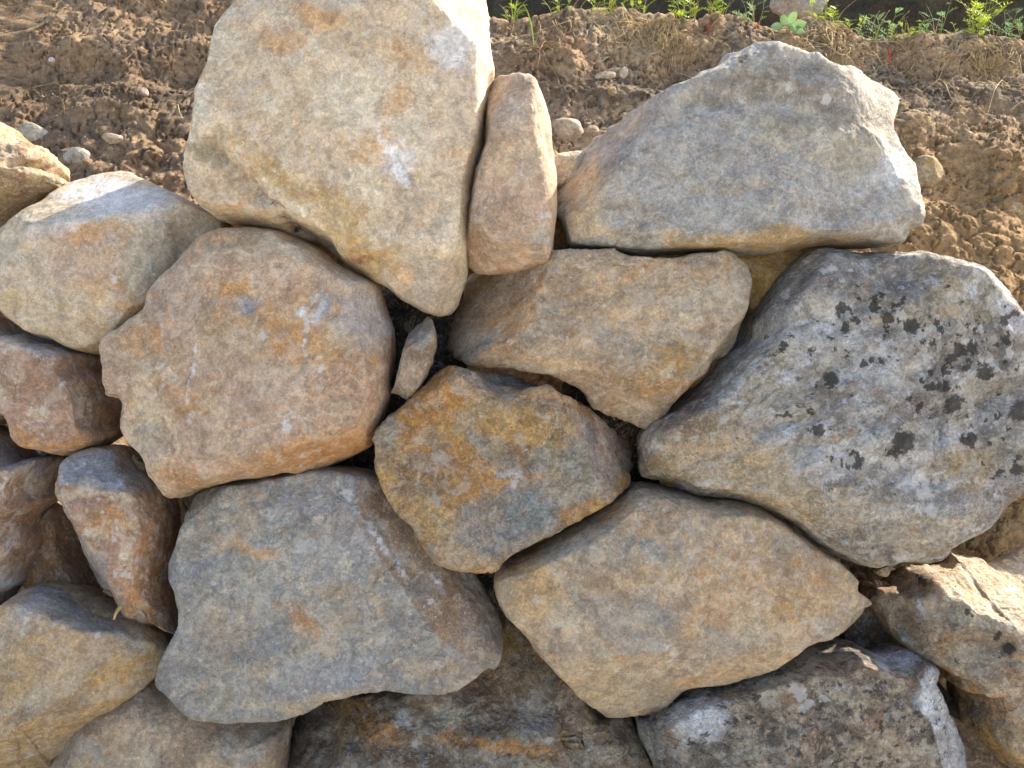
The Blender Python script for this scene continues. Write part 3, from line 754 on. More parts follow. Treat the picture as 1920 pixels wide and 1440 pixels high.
stone('S6', 'boulder', 'large rounded tan boulder with lavender streaks, left of centre under the largest boulder', 'boulder',
      [(337,487),(358,465),(378,447),(400,436),(430,429),(480,426),(530,435),(560,450),(600,470),(640,500),(680,520),(707,532),(720,553),(730,590),(740,627),(743,667),(740,693),(735,720),(735,740),(723,773),(710,800),(697,833),(673,850),(640,866),(600,880),(573,888),(533,886),(500,893),(443,902),(383,917),(360,930),(333,934),(310,923),(287,903),(277,877),(263,860),(247,840),(230,817),(224,785),(226,763),(207,750),(193,723),(185,687),(185,660),(190,640),(207,623),(233,607),(260,583),(273,567),(278,547),(293,527),(317,503)],
      (465,680), veins=[('white',[(575,598),(571,640),(573,670)],3,.8),('brown',[(576,670),(574,720),(590,790)],3,.5),('white',[(590,555),(560,590),(580,600)],6,.8),('white',[(368,640),(360,700),(352,760)],2.5,.7),('white',[(300,680),(330,705),(300,730)],4,.6),('pale',[(262,795),(300,780),(330,800),(335,850),(320,880)],3,.7),('white',[(543,765),(530,805)],4,.8),('pink',[(375,520),(365,640)],2,.6),('brown',[(350,880),(340,915)],3,.6)], w0=0.03, D=0.13, R=0.05, B=0.36, dome=0.02,
      facets=[(660,600,.9,-.35,.45,22),(440,480,-.1,-1,.4,20),(265,810,-.7,.7,.5,10),(240,660,-1,-.25,.35,20),(480,860,.1,1,.5,16),(700,760,1,.4,.3,16)],
      grooves=[([(575,600),(572,680),(585,760),(590,800)],6,4),([(366,640),(360,700),(355,790)],5,3),([(262,800),(300,785),(330,810),(335,850)],8,5),([(232,775),(262,800)],8,6)],
      dents=[(640,570,60,30,9,-20),(450,560,60,26,6),(350,700,14,22,5),(480,770,14,8,5),(520,660,120,80,4)],
      base='tan', colors=[('orange',7,.06,.2,.55),('pale',8,.08,.2,.5),('pink',7,.0,.18,.6),('brown',12,.18,.14,.45)],
      blobs=[('orange',600,850,160,40,-12,.6),('orange',560,640,60,60,0,.5),('orange',350,900,70,30,10,.5),('grey',290,830,50,45,0,.6),('blue',460,565,34,14,-15,.8),('blue',407,568,9,9,0,.8),('blue',600,570,36,20,-60,.9),('blue',680,600,60,60,0,.55),('pink',420,700,120,60,0,.45),('brown',450,470,100,30,0,.35),('grey',540,460,80,26,10,.35),('blue',640,540,80,40,20,.35),('orange',260,640,50,30,0,.4),('white',590,580,26,12,-50,.6)],
      palespots=[(493,632,8),(605,690,8,.9),(595,670,6,.9),(540,800,9,.8),(548,780,6,.8),(520,855,7,.8),(568,853,8,.9),(597,848,7,.8),(565,876,7,.9),(572,640,5,.8),(575,670,5,.8),(400,720,7,.7),(357,790,9,.7),(360,775,7,.7),(310,700,6,.6)],
      rough=.9, lump=.9, chip=.35)

stone('S7', 'boulder', 'rounded tan and white boulder with a sunlit crest, upper left of the wall', 'boulder',
      [(-25,500),(-18,465),(0,443),(20,420),(50,397),(83,377),(113,357),(143,341),(167,329),(200,322),(233,323),(267,336),(300,352),(350,376),(373,388),(400,402),(432,420),(437,450),(425,500),(385,550),(335,595),(275,640),(220,662),(183,663),(150,657),(123,647),(83,633),(43,613),(20,597),(0,577),(-18,545)],
      (200,485), streak=(-20,1.6), w0=-0.03, D=0.13, R=0.035, B=0.40, dome=0.01,
      facets=[(160,415,-.10,-1,1.25,10,'grey',.6),(262,470,1,.12,.80,9,'grey',.6),(50,470,-1,-.5,.55,16),(140,590,0,1,.6,14),(300,380,.4,-.9,.5,14)],
      grooves=[([(130,640),(170,618),(200,615)],6,3)], dents=[(330,480,26,60,8,-30)],
      base='tan', colors=[('pale',8,.04,.2,.55),('orange',8,.12,.18,.45),('grey',7,.1,.2,.4)],
      blobs=[('orange',160,440,90,28,0,.55),('pink',160,500,90,60,0,.4),('white',220,370,130,40,10,.6),('grey',300,460,50,80,20,.6),('ochre',30,560,50,30,0,.5),('grey',150,640,110,24,10,.5),('brown',330,440,30,60,0,.4),('white',110,420,80,20,-20,.4)],
      palespots=[(220,370,12,.9),(225,385,8,.9),(213,525,8,.8),(95,545,7,.7)], rough=.8, lump=.6, chip=.2, mat=M_SMOOTH)

stone('S8', 'boulder', 'rough golden sunlit rock at the left edge, above the rounded tan and white boulder', 'boulder',
      [(-70,300),(-50,262),(-20,250),(5,252),(30,262),(58,276),(82,282),(100,290),(118,306),(127,326),(140,343),(135,365),(100,385),(60,410),(20,440),(-10,470),(-60,460),(-80,380)],
      (25,350), w0=-0.03, D=0.12, R=0.04, B=0.2, dome=0.01, facets=[(40,310,.3,-1,.8,12),(100,340,1,-.1,.8,12)],
      base='sand', colors=[('gold',7,.05,.2,.55),('pink',10,.1,.2,.5),('pale',14,.12,.15,.5),('red',9,.14,.16,.4)], blobs=[('gold',30,400,80,30,0,.3)], rough=1.8, lump=.8, chip=1.0, mat=M_ROUGH)
stone('S8b', 'boulder', 'reddish rock just showing behind the golden sunlit rock, far left edge', 'boulder',
      [(-90,260),(-40,225),(0,230),(25,243),(45,260),(60,272),(62,300),(20,340),(-60,340)],
      (-5,285), w0=-0.17, D=0.06, R=0.03, B=0.12, base='pink', colors=[('orange',9,.0,.2,.5)], rough=1.2, chip=.4)

stone('S9', 'boulder', 'reddish brown boulder with sky light painted on its top, second row at the left edge', 'boulder',
      [(-60,600),(-30,588),(5,592),(25,603),(45,618),(80,632),(120,646),(160,655),(190,668),(215,700),(230,740),(236,780),(230,815),(200,834),(167,845),(133,849),(87,846),(67,840),(47,823),(27,807),(0,797),(-50,800),(-80,700)],
      (90,730), w0=-0.03, D=0.13, R=0.025, B=0.24, dome=0.0,
      facets=[(50,648,.36,-.93,1.2,7,'blue',.8),(150,700,.75,-.6,.7,8),(172,760,1,.05,1.5,8,'rust',.6),(60,810,-.2,1,.6,12)],  # blue of the top facet and its blob is painted sky light
      base='red', colors=[('pink',8,.04,.2,.6),('brown',10,.12,.18,.5),('pale',22,.2,.12,.55)],
      blobs=[('blue',90,640,140,26,18,.75),('rust',60,700,90,40,0,.4),('pale',150,740,18,50,-10,.6),('rust',205,790,24,50,0,.6),('orange',90,835,120,18,8,.5),('pale',20,640,40,10,0,.6)],
      palespots=[(155,745,8,.8),(120,720,9,.7),(150,780,8,.7),(85,785,6,.7)], pfield=(30,.12,.75), rough=1.0, lump=.7, chip=.4)

stone('S10', 'boulder', 'reddish boulder with whitish crust, at the left edge in the third row', 'boulder',
      [(-60,790),(-10,798),(25,812),(60,838),(90,852),(116,856),(124,890),(122,930),(103,960),(96,1010),(88,1040),(68,1070),(50,1093),(27,1112),(0,1138),(-60,1150),(-90,1000)],
      (10,965), w0=-0.02, D=0.12, R=0.03, B=0.24, dome=0.01,
      facets=[(50,900,.5,-.86,1.0,8,'slate',.7),(75,960,1,.0,.7,12),(30,1070,.2,1,.5,14)],  # slate top facet and blue blob paint in sky light
      base='red', colors=[('brown',9,.05,.2,.5),('pale',20,.14,.14,.6),('pink',7,.1,.2,.5)],
      blobs=[('blue',50,870,90,34,30,.7),('dgrey',80,860,50,30,0,.4),('pale',60,905,50,14,35,.7),('white',15,1100,40,24,-20,.6),('rust',20,960,60,30,0,.3)],
      pfield=(30,.04,.8), rough=1.1, lump=.8, chip=.4)

stone('S11', 'boulder', 'upright rusty orange wedge-shaped stone with a sky-tinted top, left of the blue grey slab', 'boulder',
      [(128,858),(150,848),(190,838),(240,838),(285,870),(320,910),(336,950),(336,990),(333,1030),(333,1062),(331,1110),(333,1160),(320,1181),(290,1174),(263,1179),(240,1157),(227,1133),(207,1117),(180,1093),(158,1057),(153,1017),(133,962),(120,925),(118,900),(122,875)],
      (238,1000), w0=0.0, D=0.12, R=0.014, B=0.22, dome=0.0,
      facets=[(210,922,.10,-1,1.2,7,'blue',.75),(195,1050,-.86,.5,1.5,6,'slate',.5),(319,1040,1,0,.9,6),(280,1150,0,1,.5,10)],  # blue top facet has the sky's tint put into its colour
      base='red', colors=[('orange',9,.0,.2,.5),('rust',8,.1,.18,.5),('pale',22,.16,.12,.6)],
      blobs=[('blue',200,880,120,34,12,.8),('slate',240,870,60,26,20,.5),('pale',200,925,110,12,8,.7),('slate',180,1070,30,50,-30,.6),('pale',235,1050,9,60,10,.5),('orange',250,1110,50,50,0,.4),('orange',200,980,60,40,0,.4)],
      palespots=[(165,995,8,.8),(270,1110,7,.9),(265,1165,11,.8),(215,1010,6,.8)], pfield=(32,.10,.8), rough=1.1, lump=.7, chip=.4)

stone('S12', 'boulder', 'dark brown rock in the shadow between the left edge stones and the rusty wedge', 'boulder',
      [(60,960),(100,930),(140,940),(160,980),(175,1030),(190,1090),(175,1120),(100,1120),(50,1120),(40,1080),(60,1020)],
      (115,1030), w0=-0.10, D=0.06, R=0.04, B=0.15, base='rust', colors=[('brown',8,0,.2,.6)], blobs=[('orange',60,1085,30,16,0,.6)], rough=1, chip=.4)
stone('S12b', 'small_stone', 'small brown stone peeping out under the left side of the large rounded tan boulder', 'stone',
      [(246,850),(256,842),(270,862),(282,882),(276,885),(262,878),(250,870)], (262,864), w0=-0.005, D=0.02, R=0.01, B=0.06, base='brown', rough=.6, chip=.3, group='small stones wedged in the wall')

stone('S14', 'boulder', 'tan block with sky light painted on top and bounce gold beneath, bottom left corner', 'boulder',
      [(-60,1170),(0,1145),(28,1124),(60,1104),(100,1093),(150,1095),(190,1108),(225,1125),(280,1150),(325,1180),(335,1215),(310,1255),(262,1300),(205,1345),(150,1385),(110,1420),(90,1450),(60,1480),(40,1520),(-60,1520),(-90,1300)],
      (120,1270), streak=(30,1.8), veins=[('ochre',[(0,1225),(60,1200),(110,1175)],2.5,.6),('pale',[(70,1338),(110,1338),(100,1375)],2.5,.6),('dgrey',[(-20,1322),(30,1325),(72,1340)],2.5,.5)], w0=0.015, D=0.13, R=0.010, B=0.26, dome=0.0,
      facets=[(140,1178,.42,-.9,1.3,5,'slate',.9),(150,1290,.54,.84,1.4,6,'gold',.4),(85,1370,.95,.3,.9,6)],  # slate on top paints sky light, gold beneath paints ground bounce
      grooves=[([(-20,1320),(30,1325),(72,1340),(105,1338)],5,4),([(0,1225),(100,1180)],5,1.5)],
      base='tan', colors=[('sand',7,.04,.2,.4),('ochre',8,.1,.2,.45),('grey',9,.12,.18,.4)],
      blobs=[('slate',150,1150,150,34,25,.95),('blue',60,1125,50,20,-20,.6),('gold',210,1275,120,20,-32,.7),('pink',140,1240,80,30,-10,.4),('brown',150,1320,60,30,-30,.6),('ochre',40,1370,60,30,0,.4)],
      palespots=[(50,1165,9,.8),(42,1187,7,.7),(185,1190,7,.8),(55,1410,10,.8),(180,1140,6,.7),(265,1190,8,.7)], rough=.9, lump=.5, chip=.35)

stone('S15', 'boulder', 'rounded brown boulder at the bottom edge, under the blue grey slab', 'boulder',
      [(82,1440),(100,1402),(125,1370),(155,1345),(190,1312),(230,1285),(270,1268),(310,1255),(400,1270),(500,1310),(548,1345),(545,1380),(540,1420),(530,1480),(500,1540),(300,1560),(110,1530),(80,1480)],
      (315,1410), w0=-0.04, D=0.12, R=0.10, B=0.22, dome=0.02, facets=[(480,1400,1,.1,.5,20)],
      base='tan', colors=[('brown',8,.02,.2,.6),('slate',8,.12,.18,.5),('pale',9,.16,.15,.5)],
      blobs=[('dgrey',250,1330,50,30,0,.4),('slate',480,1400,60,50,0,.45),('pale',260,1410,50,30,0,.4),('brown',200,1330,80,30,-30,.3)], rough=1, lump=.8, chip=.3)

stone('S16', 'boulder', 'large blue grey trapezoid slab with a rusty right flank, lower left of centre', 'boulder',
      [(352,960),(358,938),(390,915),(440,900),(500,890),(560,880),(620,872),(680,878),(730,895),(775,930),(820,975),(860,1025),(893,1075),(917,1117),(937,1160),(943,1207),(933,1240),(907,1257),(873,1275),(840,1289),(740,1294),(700,1298),(640,1309),(600,1322),(567,1331),(540,1338),(500,1344),(433,1344),(383,1339),(357,1328),(337,1308),(322,1291),(307,1272),(304,1247),(313,1220),(323,1190),(333,1160),(332,1110),(332,1060),(337,1030),(347,993)],
      (590,1130), streak=(40,1.8), veins=[('tan',[(395,1040),(450,1015),(520,1060)],6,.7),('dark',[(430,1030),(440,1090),(435,1150)],2.5,.5),('white',[(640,915),(700,1000),(760,1080)],5,.5),('dark',[(700,1090),(745,1055)],2,.7),('orange',[(520,1130),(590,1180),(600,1200)],6,.5),('white',[(810,1080),(830,1110)],4,.6)], w0=0.0, D=0.11, R=0.009, B=0.25, dome=0.015,
      facets=[(715,1020,.80,-.58,.70,8,'brown',.65),(500,960,0,-1,.35,16),(840,1170,.9,-.2,.3,14),(600,1290,.1,1,.5,12),(345,1100,-1,0,.4,12)],
      grooves=[([(430,1020),(440,1080),(438,1140),(430,1200)],6,2.5),([(400,1035),(460,1020),(510,1050)],7,3),([(700,1090),(745,1055)],4,2),([(660,930),(720,1000),(790,1100)],10,4)],
      dents=[(770,1090,16,22,10,-40),(500,990,70,26,5),(560,1180,100,80,4)],
      base='slate', colors=[('grey',7,.0,.2,.6),('tan',9,.12,.18,.5),('blue',7,.14,.2,.35),('brown',11,.2,.14,.3),('pale',40,.24,.1,.5)],
      blobs=[('brown',740,980,30,90,-35,.8),('rust',840,1140,60,60,30,.6),('umber',720,940,40,50,-30,.5),('orange',480,1030,60,12,15,.6),('orange',560,1160,40,30,40,.35),('slate',400,1230,80,60,0,.4),('sand',560,1320,200,16,-4,.55),('blue',340,1240,30,60,0,.3),('tan',800,1250,80,30,0,.4)],
      palespots=[(700,1000,9,.9),(712,1015,8,.9),(650,925,14,.7),(820,1090,7,.8),(805,1130,8,.8),(400,1095,8,.7),(820,1245,12,.6),(590,1030,8,.6),(755,1075,7,.8)], pfield=(60,.3,.6), dfield=(70,.36,.5), rough=1.1, lump=.6, chip=.45)

stone('S17', 'boulder', 'ochre and teal stained stone with a chipped top edge, centre of the wall', 'boulder',
      [(800,723),(823,699),(847,689),(873,693),(903,697),(935,698),(960,706),(984,722),(1007,723),(1027,722),(1050,737),(1077,747),(1103,760),(1123,780),(1153,807),(1177,830),(1185,853),(1187,880),(1177,907),(1163,927),(1133,947),(1107,962),(1073,980),(1047,996),(1017,1007),(987,1023),(953,1044),(927,1066),(905,1066),(857,1060),(807,1040),(787,1013),(773,990),(743,960),(723,923),(710,890),(705,853),(698,827),(707,803),(727,780),(747,769),(773,747)],
      (940,870), streak=(-30,2.2), veins=[('pale',[(1052,760),(1035,810),(1000,852),(982,870)],3,.7),('white',[(935,888),(975,888),(962,915)],5,.8),('pale',[(960,920),(920,940),(915,960)],3,.6),('rust',[(975,850),(985,880)],10,.6),('dgrey',[(760,870),(820,900),(880,890)],4,.4)], w0=0.05, D=0.08, R=0.009, B=0.22, dome=0.015,
      facets=[(1088,800,.95,-.3,.65,6,'pink',.55),(733,800,-.95,-.4,1.0,6,'grey',.9),(920,1030,0,1,.6,12),(980,735,.1,-1,.8,8)],
      grooves=[([(1052,760),(1035,810),(1000,852),(982,880),(950,905),(920,935)],7,4),([(760,860),(860,900),(930,890)],8,2.5)],
      dents=[(945,716,42,17,42,-8),(880,840,90,50,5),(1080,850,50,60,5),(1015,745,26,10,8)],
      base='gold', colors=[('teal',9,.0,.12,.75),('orange',10,.06,.12,.8),('ochre',22,.05,.12,.5),('sand',14,.12,.1,.5),('rust',12,.18,.14,.5),('dgrey',26,.2,.12,.4)],
      blobs=[('orange',800,760,80,50,-30,.75),('gold',960,800,70,50,0,.8),('orange',880,890,110,50,30,.5),('rust',745,900,30,90,-20,.55),('rust',975,860,30,24,0,.5),('grey',725,800,24,30,20,.9),('slate',800,860,50,30,10,.5),('teal',960,975,170,60,-20,.7),('sand',1060,900,60,60,0,.3),('teal',1090,880,40,70,-10,.5),('olive',1070,860,60,60,0,.5),('pink',1130,840,40,60,-25,.7),('slate',1100,810,16,60,-20,.6),('slate',950,715,50,20,5,.85),('sand',880,1040,90,26,10,.6),('rust',1170,860,16,50,0,.5),('grey',1060,920,70,30,0,.3)],
      palespots=[(955,890,8,1),(965,905,8,1),(975,890,6,.9),(985,845,5,.8),(880,808,7,.6)], dfield=(60,.32,.55), rough=1.4, lump=.6, chip=.7, mat=M_ROUGH)

stone('S18', 'boulder', 'large smooth tan boulder tapering to a point on its right, lower right of centre', 'boulder',
      [(930,1070),(953,1047),(1007,1017),(1073,983),(1120,955),(1155,925),(1185,905),(1220,905),(1270,915),(1310,928),(1360,932),(1410,945),(1450,965),(1493,996),(1533,1027),(1567,1050),(1593,1073),(1603,1093),(1617,1113),(1634,1134),(1632,1147),(1617,1167),(1597,1180),(1563,1190),(1527,1198),(1503,1205),(1480,1227),(1447,1248),(1413,1264),(1363,1281),(1313,1288),(1280,1295),(1257,1313),(1213,1330),(1167,1337),(1133,1333),(1100,1317),(1073,1293),(1040,1260),(1020,1236),(993,1200),(973,1177),(947,1150),(933,1120),(928,1093)],
      (1235,1120), streak=(-35,1.6), veins=[('white',[(1240,1210),(1280,1215),(1250,1250)],4,.5),('dgrey',[(1030,1220),(1050,1228)],3,.6),('slate',[(1180,1010),(1280,1060),(1380,1060)],14,.4),('ochre',[(1100,1310),(1140,1300)],6,.5)], w0=0.01, D=0.13, R=0.04, B=0.26, dome=0.02,
      facets=[(1250,960,-.1,-1,.8,12),(1480,1080,.7,-.7,.30,22),(1010,1080,-.8,-.45,.4,20),(1050,1200,-.75,.65,.5,16),(1250,1260,.1,1,.4,18),(1480,1195,.1,1,.8,8)],
      grooves=[([(1100,1010),(1060,1080)],8,3),([(1210,1180),(1270,1210),(1250,1260)],12,5)],
      dents=[(1240,1140,40,30,8),(1100,1310,40,14,8,-20),(1380,1100,80,40,5)],
      base='tan', colors=[('sand',7,.0,.2,.45),('grey',7,.08,.2,.6),('slate',8,.16,.16,.5),('orange',9,.16,.16,.45),('brown',11,.15,.16,.4)],
      blobs=[('gold',1000,1110,60,60,40,.45),('sand',1120,1280,110,40,30,.6),('slate',1250,1140,60,36,0,.5),('slate',1500,1040,80,24,35,.5),('grey',1040,1040,60,20,-25,.6),('brown',1250,920,90,22,8,.6),('gold',1500,1130,70,40,0,.35),('brown',1200,1060,80,40,0,.25),('slate',1300,1000,80,30,0,.3)],
      palespots=[(1050,1170,9,.7),(1265,1225,12,.6),(1245,905,7,.8),(1535,1175,9,.6)], dfield=(60,.36,.4), rough=.9, lump=.7, chip=.3)

stone('S19', 'small_stone', 'thin upright grey brown shard wedged in the dark gap at the centre left', 'stone',
      [(797,582),(807,592),(817,617),(820,647),(813,670),(803,700),(787,727),(773,747),(763,751),(747,740),(732,727),(737,708),(747,680),(753,660),(758,627),(770,603),(783,588)],
      (777,668), w0=0.075, D=0.03, R=0.008, B=0.08, auto=6, facets=[(803,660,1,.3,1.4,4),(785,605,-.5,-1,.5,6)], base='brown',
      colors=[('brown',12,0,.2,.5),('grey',14,.1,.2,.5)], blobs=[('slate',790,620,30,24,0,.6),('pink',765,700,30,20,0,.4)], rough=.5, lump=.1, chip=.1, group='small stones wedged in the wall')

stone('S20', 'boulder', 'jagged brown rock with ochre ledges, bottom centre in the shadow under two boulders', 'boulder',
      [(548,1350),(580,1325),(640,1300),(720,1280),(800,1260),(880,1210),(930,1150),(980,1150),(1040,1230),(1110,1300),(1175,1325),(1190,1370),(1212,1405),(1228,1445),(1235,1500),(1200,1540),(880,1560),(540,1540),(522,1470),(538,1410)],
      (870,1390), w0=-0.06, D=0.11, R=0.05, B=0.2, dome=0.02,
      facets=[(900,1375,.0,-1,.8,10),(640,1380,-.2,-1,.45,12),(1085,1400,1,.1,.3,10)],
      grooves=[([(1075,1330),(1065,1390),(1090,1440)],12,16),([(640,1340),(660,1400),(720,1440)],14,12),([(740,1400),(860,1385),(1000,1410),(1060,1395)],14,8)],
      dents=[(900,1420,80,20,8),(1130,1380,40,30,14),(600,1420,30,30,12),(820,1350,60,30,8)],
      base='brown', colors=[('ochre',8,.12,.14,.6),('grey',9,.08,.18,.6),('umber',9,.12,.14,.5),('pale',16,.2,.12,.5)],
      blobs=[('orange',700,1370,70,30,10,.6),('orange',920,1400,130,14,5,.7),('orange',640,1320,60,20,0,.6),('slate',1005,1375,40,20,0,.7),('brown',900,1280,120,60,0,.6),('slate',600,1420,50,24,0,.5),('white',760,1355,20,16,0,.5),('grey',960,1435,110,16,0,.5)],
      palespots=[(684,1343,6,1),(778,1397,6,.9),(770,1365,9,.7),(1030,1390,8,.8)], pfield=(30,.26,.7), rough=2.0, lump=1.3, chip=1.3, mat=M_ROUGH)

stone('S21', 'boulder', 'speckled dark brown block with white crust patches, bottom edge right of centre', 'boulder',
      [(1190,1342),(1203,1322),(1245,1290),(1300,1260),(1360,1238),(1420,1222),(1475,1210),(1527,1204),(1563,1201),(1597,1204),(1640,1207),(1687,1208),(1713,1219),(1733,1233),(1744,1255),(1754,1283),(1767,1320),(1783,1357),(1800,1393),(1811,1440),(1822,1500),(1820,1540),(1500,1560),(1270,1540),(1240,1490),(1225,1430),(1202,1380)],
      (1510,1385), auto=9, w0=-0.01, D=0.12, R=0.009, B=0.24, dome=0.015,
      facets=[(1257,1380,-1,.12,1.8,5,'dgrey',.5),(1600,1232,.05,-1,.9,10,'grey',.6),(1742,1330,1,-.25,.9,10,'white',.55),(1380,1300,-.42,-.9,1.0,8)],
      grooves=[([(1330,1300),(1400,1300),(1450,1260)],12,6)], dents=[(1500,1340,90,50,5),(1640,1400,80,40,5)],
      base='grey', colors=[('brown',9,-.05,.2,.65),('dgrey',10,.02,.18,.65),('rust',10,.16,.14,.5),('dark',26,.05,.2,.6),('pale',40,.14,.12,.5)],
      blobs=[('white',1750,1320,30,50,-20,.95),('white',1680,1232,50,24,12,.9),('white',1310,1345,60,40,-20,.85),('slate',1225,1400,30,80,-10,.5),('sand',1640,1420,90,40,0,.5),('rust',1600,1260,50,30,0,.4),('grey',1540,1220,60,20,-10,.7),('dark',1720,1300,20,40,0,.6),('dark',1590,1390,30,20,0,.5)],
      palespots=[(1500,1300,16,1),(1515,1320,12,1),(1490,1290,12,1),(1505,1330,10,1),(1545,1310,9,.9),(1570,1290,8,.8)],
      dfield=(60,.06,.75), pfield=(30,.30,.7), rough=.9, lump=.3, chip=.5, mat=M_ROUGH)

stone('S22', 'boulder', 'rugged brown and golden boulder with a glaring sunlit top, bottom right edge', 'boulder',
      [(1617,1112),(1628,1090),(1665,1080),(1690,1062),(1737,1052),(1768,1042),(1793,1034),(1813,1045),(1863,1049),(1920,1051),(1985,1058),(2040,1150),(2050,1350),(2010,1500),(1950,1500),(1893,1442),(1867,1417),(1840,1387),(1813,1360),(1797,1335),(1787,1308),(1772,1272),(1747,1243),(1705,1216),(1672,1196),(1645,1170),(1627,1140)],
      (1835,1215), w0=-0.05, D=0.15, R=0.025, B=0.24, dome=0.02,
      facets=[(1835,1150,.30,-.95,1.9,8,'pale',.85),(1800,1290,-.78,.62,.9,10),(1700,1110,-.5,-.5,.5,12)],  # pale facet and sand blob paint extra brightness onto the sunlit top
      grooves=[([(1715,1110),(1740,1160),(1730,1200)],13,14),([(1660,1090),(1700,1100),(1770,1120)],10,7)],
      dents=[(1700,1125,30,36,-9),(1755,1125,34,30,-8),(1840,1120,40,14,5,-20),(1880,1230,16,10,7),(1790,1120,12,30,12,-20)],
      base='tan', colors=[('brown',9,.08,.2,.45),('orange',9,.12,.16,.5),('slate',9,.14,.16,.45),('pale',14,.14,.14,.5)],
      blobs=[('gold',1870,1390,110,30,38,.85),('gold',1780,1270,70,20,50,.7),('sand',1880,1090,120,50,10,.9),('white',1725,1130,24,36,-20,.85),('brown',1670,1100,40,26,0,.6),('umber',1690,1160,40,30,0,.4),('slate',1780,1140,30,40,-20,.5),('brown',1880,1230,60,50,0,.4),('dark',1890,1215,20,16,0,.6),('grey',1830,1260,60,30,0,.4)],
      darkspots=[(1890,1216,13),(1870,1190,10),(1730,1090,12),(1815,1150,9)], palespots=[(1900,1100,14,.8),(1757,1152,5,1)], dfield=(44,.24,.7), pfield=(26,.2,.7), rough=2.1, lump=1.3, chip=1.3, mat=M_ROUGH)

# stones set deeper, seen through the gaps
DEEP = 'stones set deep in the gaps of the wall'
stone('F1', 'boulder', 'golden brown stone in the gap between the flat brown slab and the lichen-spotted boulder', 'boulder',
      [(1340,470),(1440,455),(1540,455),(1560,500),(1500,540),(1450,570),(1410,600),(1380,570),(1350,520)], (1440,510), w0=-0.055, D=0.05, R=0.03, B=0.15,
      facets=[(1440,500,.2,-1,.5,10)], base='gold', colors=[('ochre',10,0,.2,.5)], rough=1, chip=.4, group=DEEP)
stone('F2', 'small_stone', 'pale sunlit stone peeping between the tall narrow stone and the wide grey-white boulder', 'stone',
      [(1025,300),(1038,285),(1052,279),(1086,276),(1104,282),(1110,320),(1080,350),(1050,365),(1025,350)], (1065,315), w0=-0.07, D=0.04, R=0.02, B=0.1,
      facets=[(1060,295,0,-1,1,6),(1080,310,1,0,.8,4)], base='pale', colors=[('pink',10,0,.2,.5)], rough=1, chip=.5, lump=.3, group='small stones wedged in the wall')
stone('F3', 'small_stone', 'small rusty orange stone in the gap under the left tip of the grey-white boulder', 'stone',
      [(1030,415),(1050,405),(1066,425),(1072,460),(1060,490),(1030,490)], (1048,450), w0=-0.06, D=0.03, R=0.02, B=0.08, base='rust', colors=[('orange',10,-.2,.2,.7)], rough=1, chip=.4, lump=.2, group='small stones wedged in the wall')
stone('F4', 'small_stone', 'thin beige flake in the gap beneath the lichen-spotted boulder', 'stone',
      [(1625,1062),(1650,1055),(1685,1060),(1676,1072),(1664,1082),(1640,1074)], (1657,1067), w0=-0.04, D=0.02, R=0.01, B=0.05, base='tan', rough=.7, chip=.3, lump=.1, group='small stones wedged in the wall')
stone('F5', 'boulder', 'dark reddish stone in the shadow between the pointed tan boulder and the rugged golden one', 'boulder',
      [(1560,1130),(1620,1090),(1680,1130),(1720,1190),(1760,1240),(1740,1290),(1640,1260),(1560,1230)], (1650,1190), w0=-0.15, D=0.06, R=0.05, B=0.1, base='umber', colors=[('rust',10,.05,.2,.6)], rough=1.2, chip=.8, group=DEEP)
stone('F6', 'boulder', 'dark umber stone in the shadow right of the white-crusted speckled block, bottom right', 'boulder',
      [(1720,1240),(1790,1290),(1830,1360),(1900,1430),(1960,1500),(1850,1540),(1780,1500),(1740,1380)], (1830,1400), w0=-0.13, D=0.07, R=0.05, B=0.1, base='brown', colors=[('umber',9,0,.2,.6)], rough=1, chip=.5, group=DEEP)
stone('F7', 'boulder', 'filler rock coloured near-black as shade, deep in the gap around the upright shard', 'boulder',
      [(660,520),(780,520),(880,540),(890,640),(850,720),(760,800),(700,820),(690,740),(700,640)], (780,680), w0=-0.17, D=0.05, R=0.05, B=0.1, base='dark', rough=1, chip=.4, group=DEEP)  # shade of the gap is put into the near-black base
stone('F8', 'boulder', 'shade-coloured stone deep in the triangular gap between blue grey slab and smooth pointed boulder', 'boulder',
      [(820,1020),(930,1040),(980,1120),(1040,1200),(1040,1260),(940,1270),(880,1180),(830,1100)], (930,1150), w0=-0.17, D=0.05, R=0.05, B=0.1, base='dark', rough=1, chip=.4, group=DEEP)  # dark base paints the triangular gap's shade
stone('F9', 'boulder', 'shade-coloured stone deep in the slit between the centre ochre stone and the lichen-spotted boulder', 'boulder',
      [(1040,690),(1130,740),(1210,790),(1230,850),(1230,930),(1170,930),(1120,850),(1060,780)], (1150,830), w0=-0.17, D=0.05, R=0.05, B=0.1, base='dark', rough=1, chip=.4, group=DEEP)  # dark base stands for the shade in the slit
stone('F10', 'boulder', 'shade-coloured stone deep in the gap below the large rounded tan boulder', 'boulder',
      [(590,840),(690,800),(760,850),(770,930),(720,960),(640,930),(590,890)], (680,880), w0=-0.18, D=0.05, R=0.05, B=0.1, base='dark', rough=1, chip=.4, group=DEEP)  # base colour darkened to paint the shade of this gap
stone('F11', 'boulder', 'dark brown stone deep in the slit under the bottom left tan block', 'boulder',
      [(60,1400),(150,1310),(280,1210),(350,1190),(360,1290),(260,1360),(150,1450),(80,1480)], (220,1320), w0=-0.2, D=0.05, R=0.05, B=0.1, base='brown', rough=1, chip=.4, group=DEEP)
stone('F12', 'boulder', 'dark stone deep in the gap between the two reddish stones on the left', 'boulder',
      [(70,830),(150,820),(240,800),(270,860),(230,920),(150,900),(110,950),(80,900)], (160,865), w0=-0.2, D=0.05, R=0.05, B=0.1, base='umber', rough=1, chip=.4, group=DEEP)

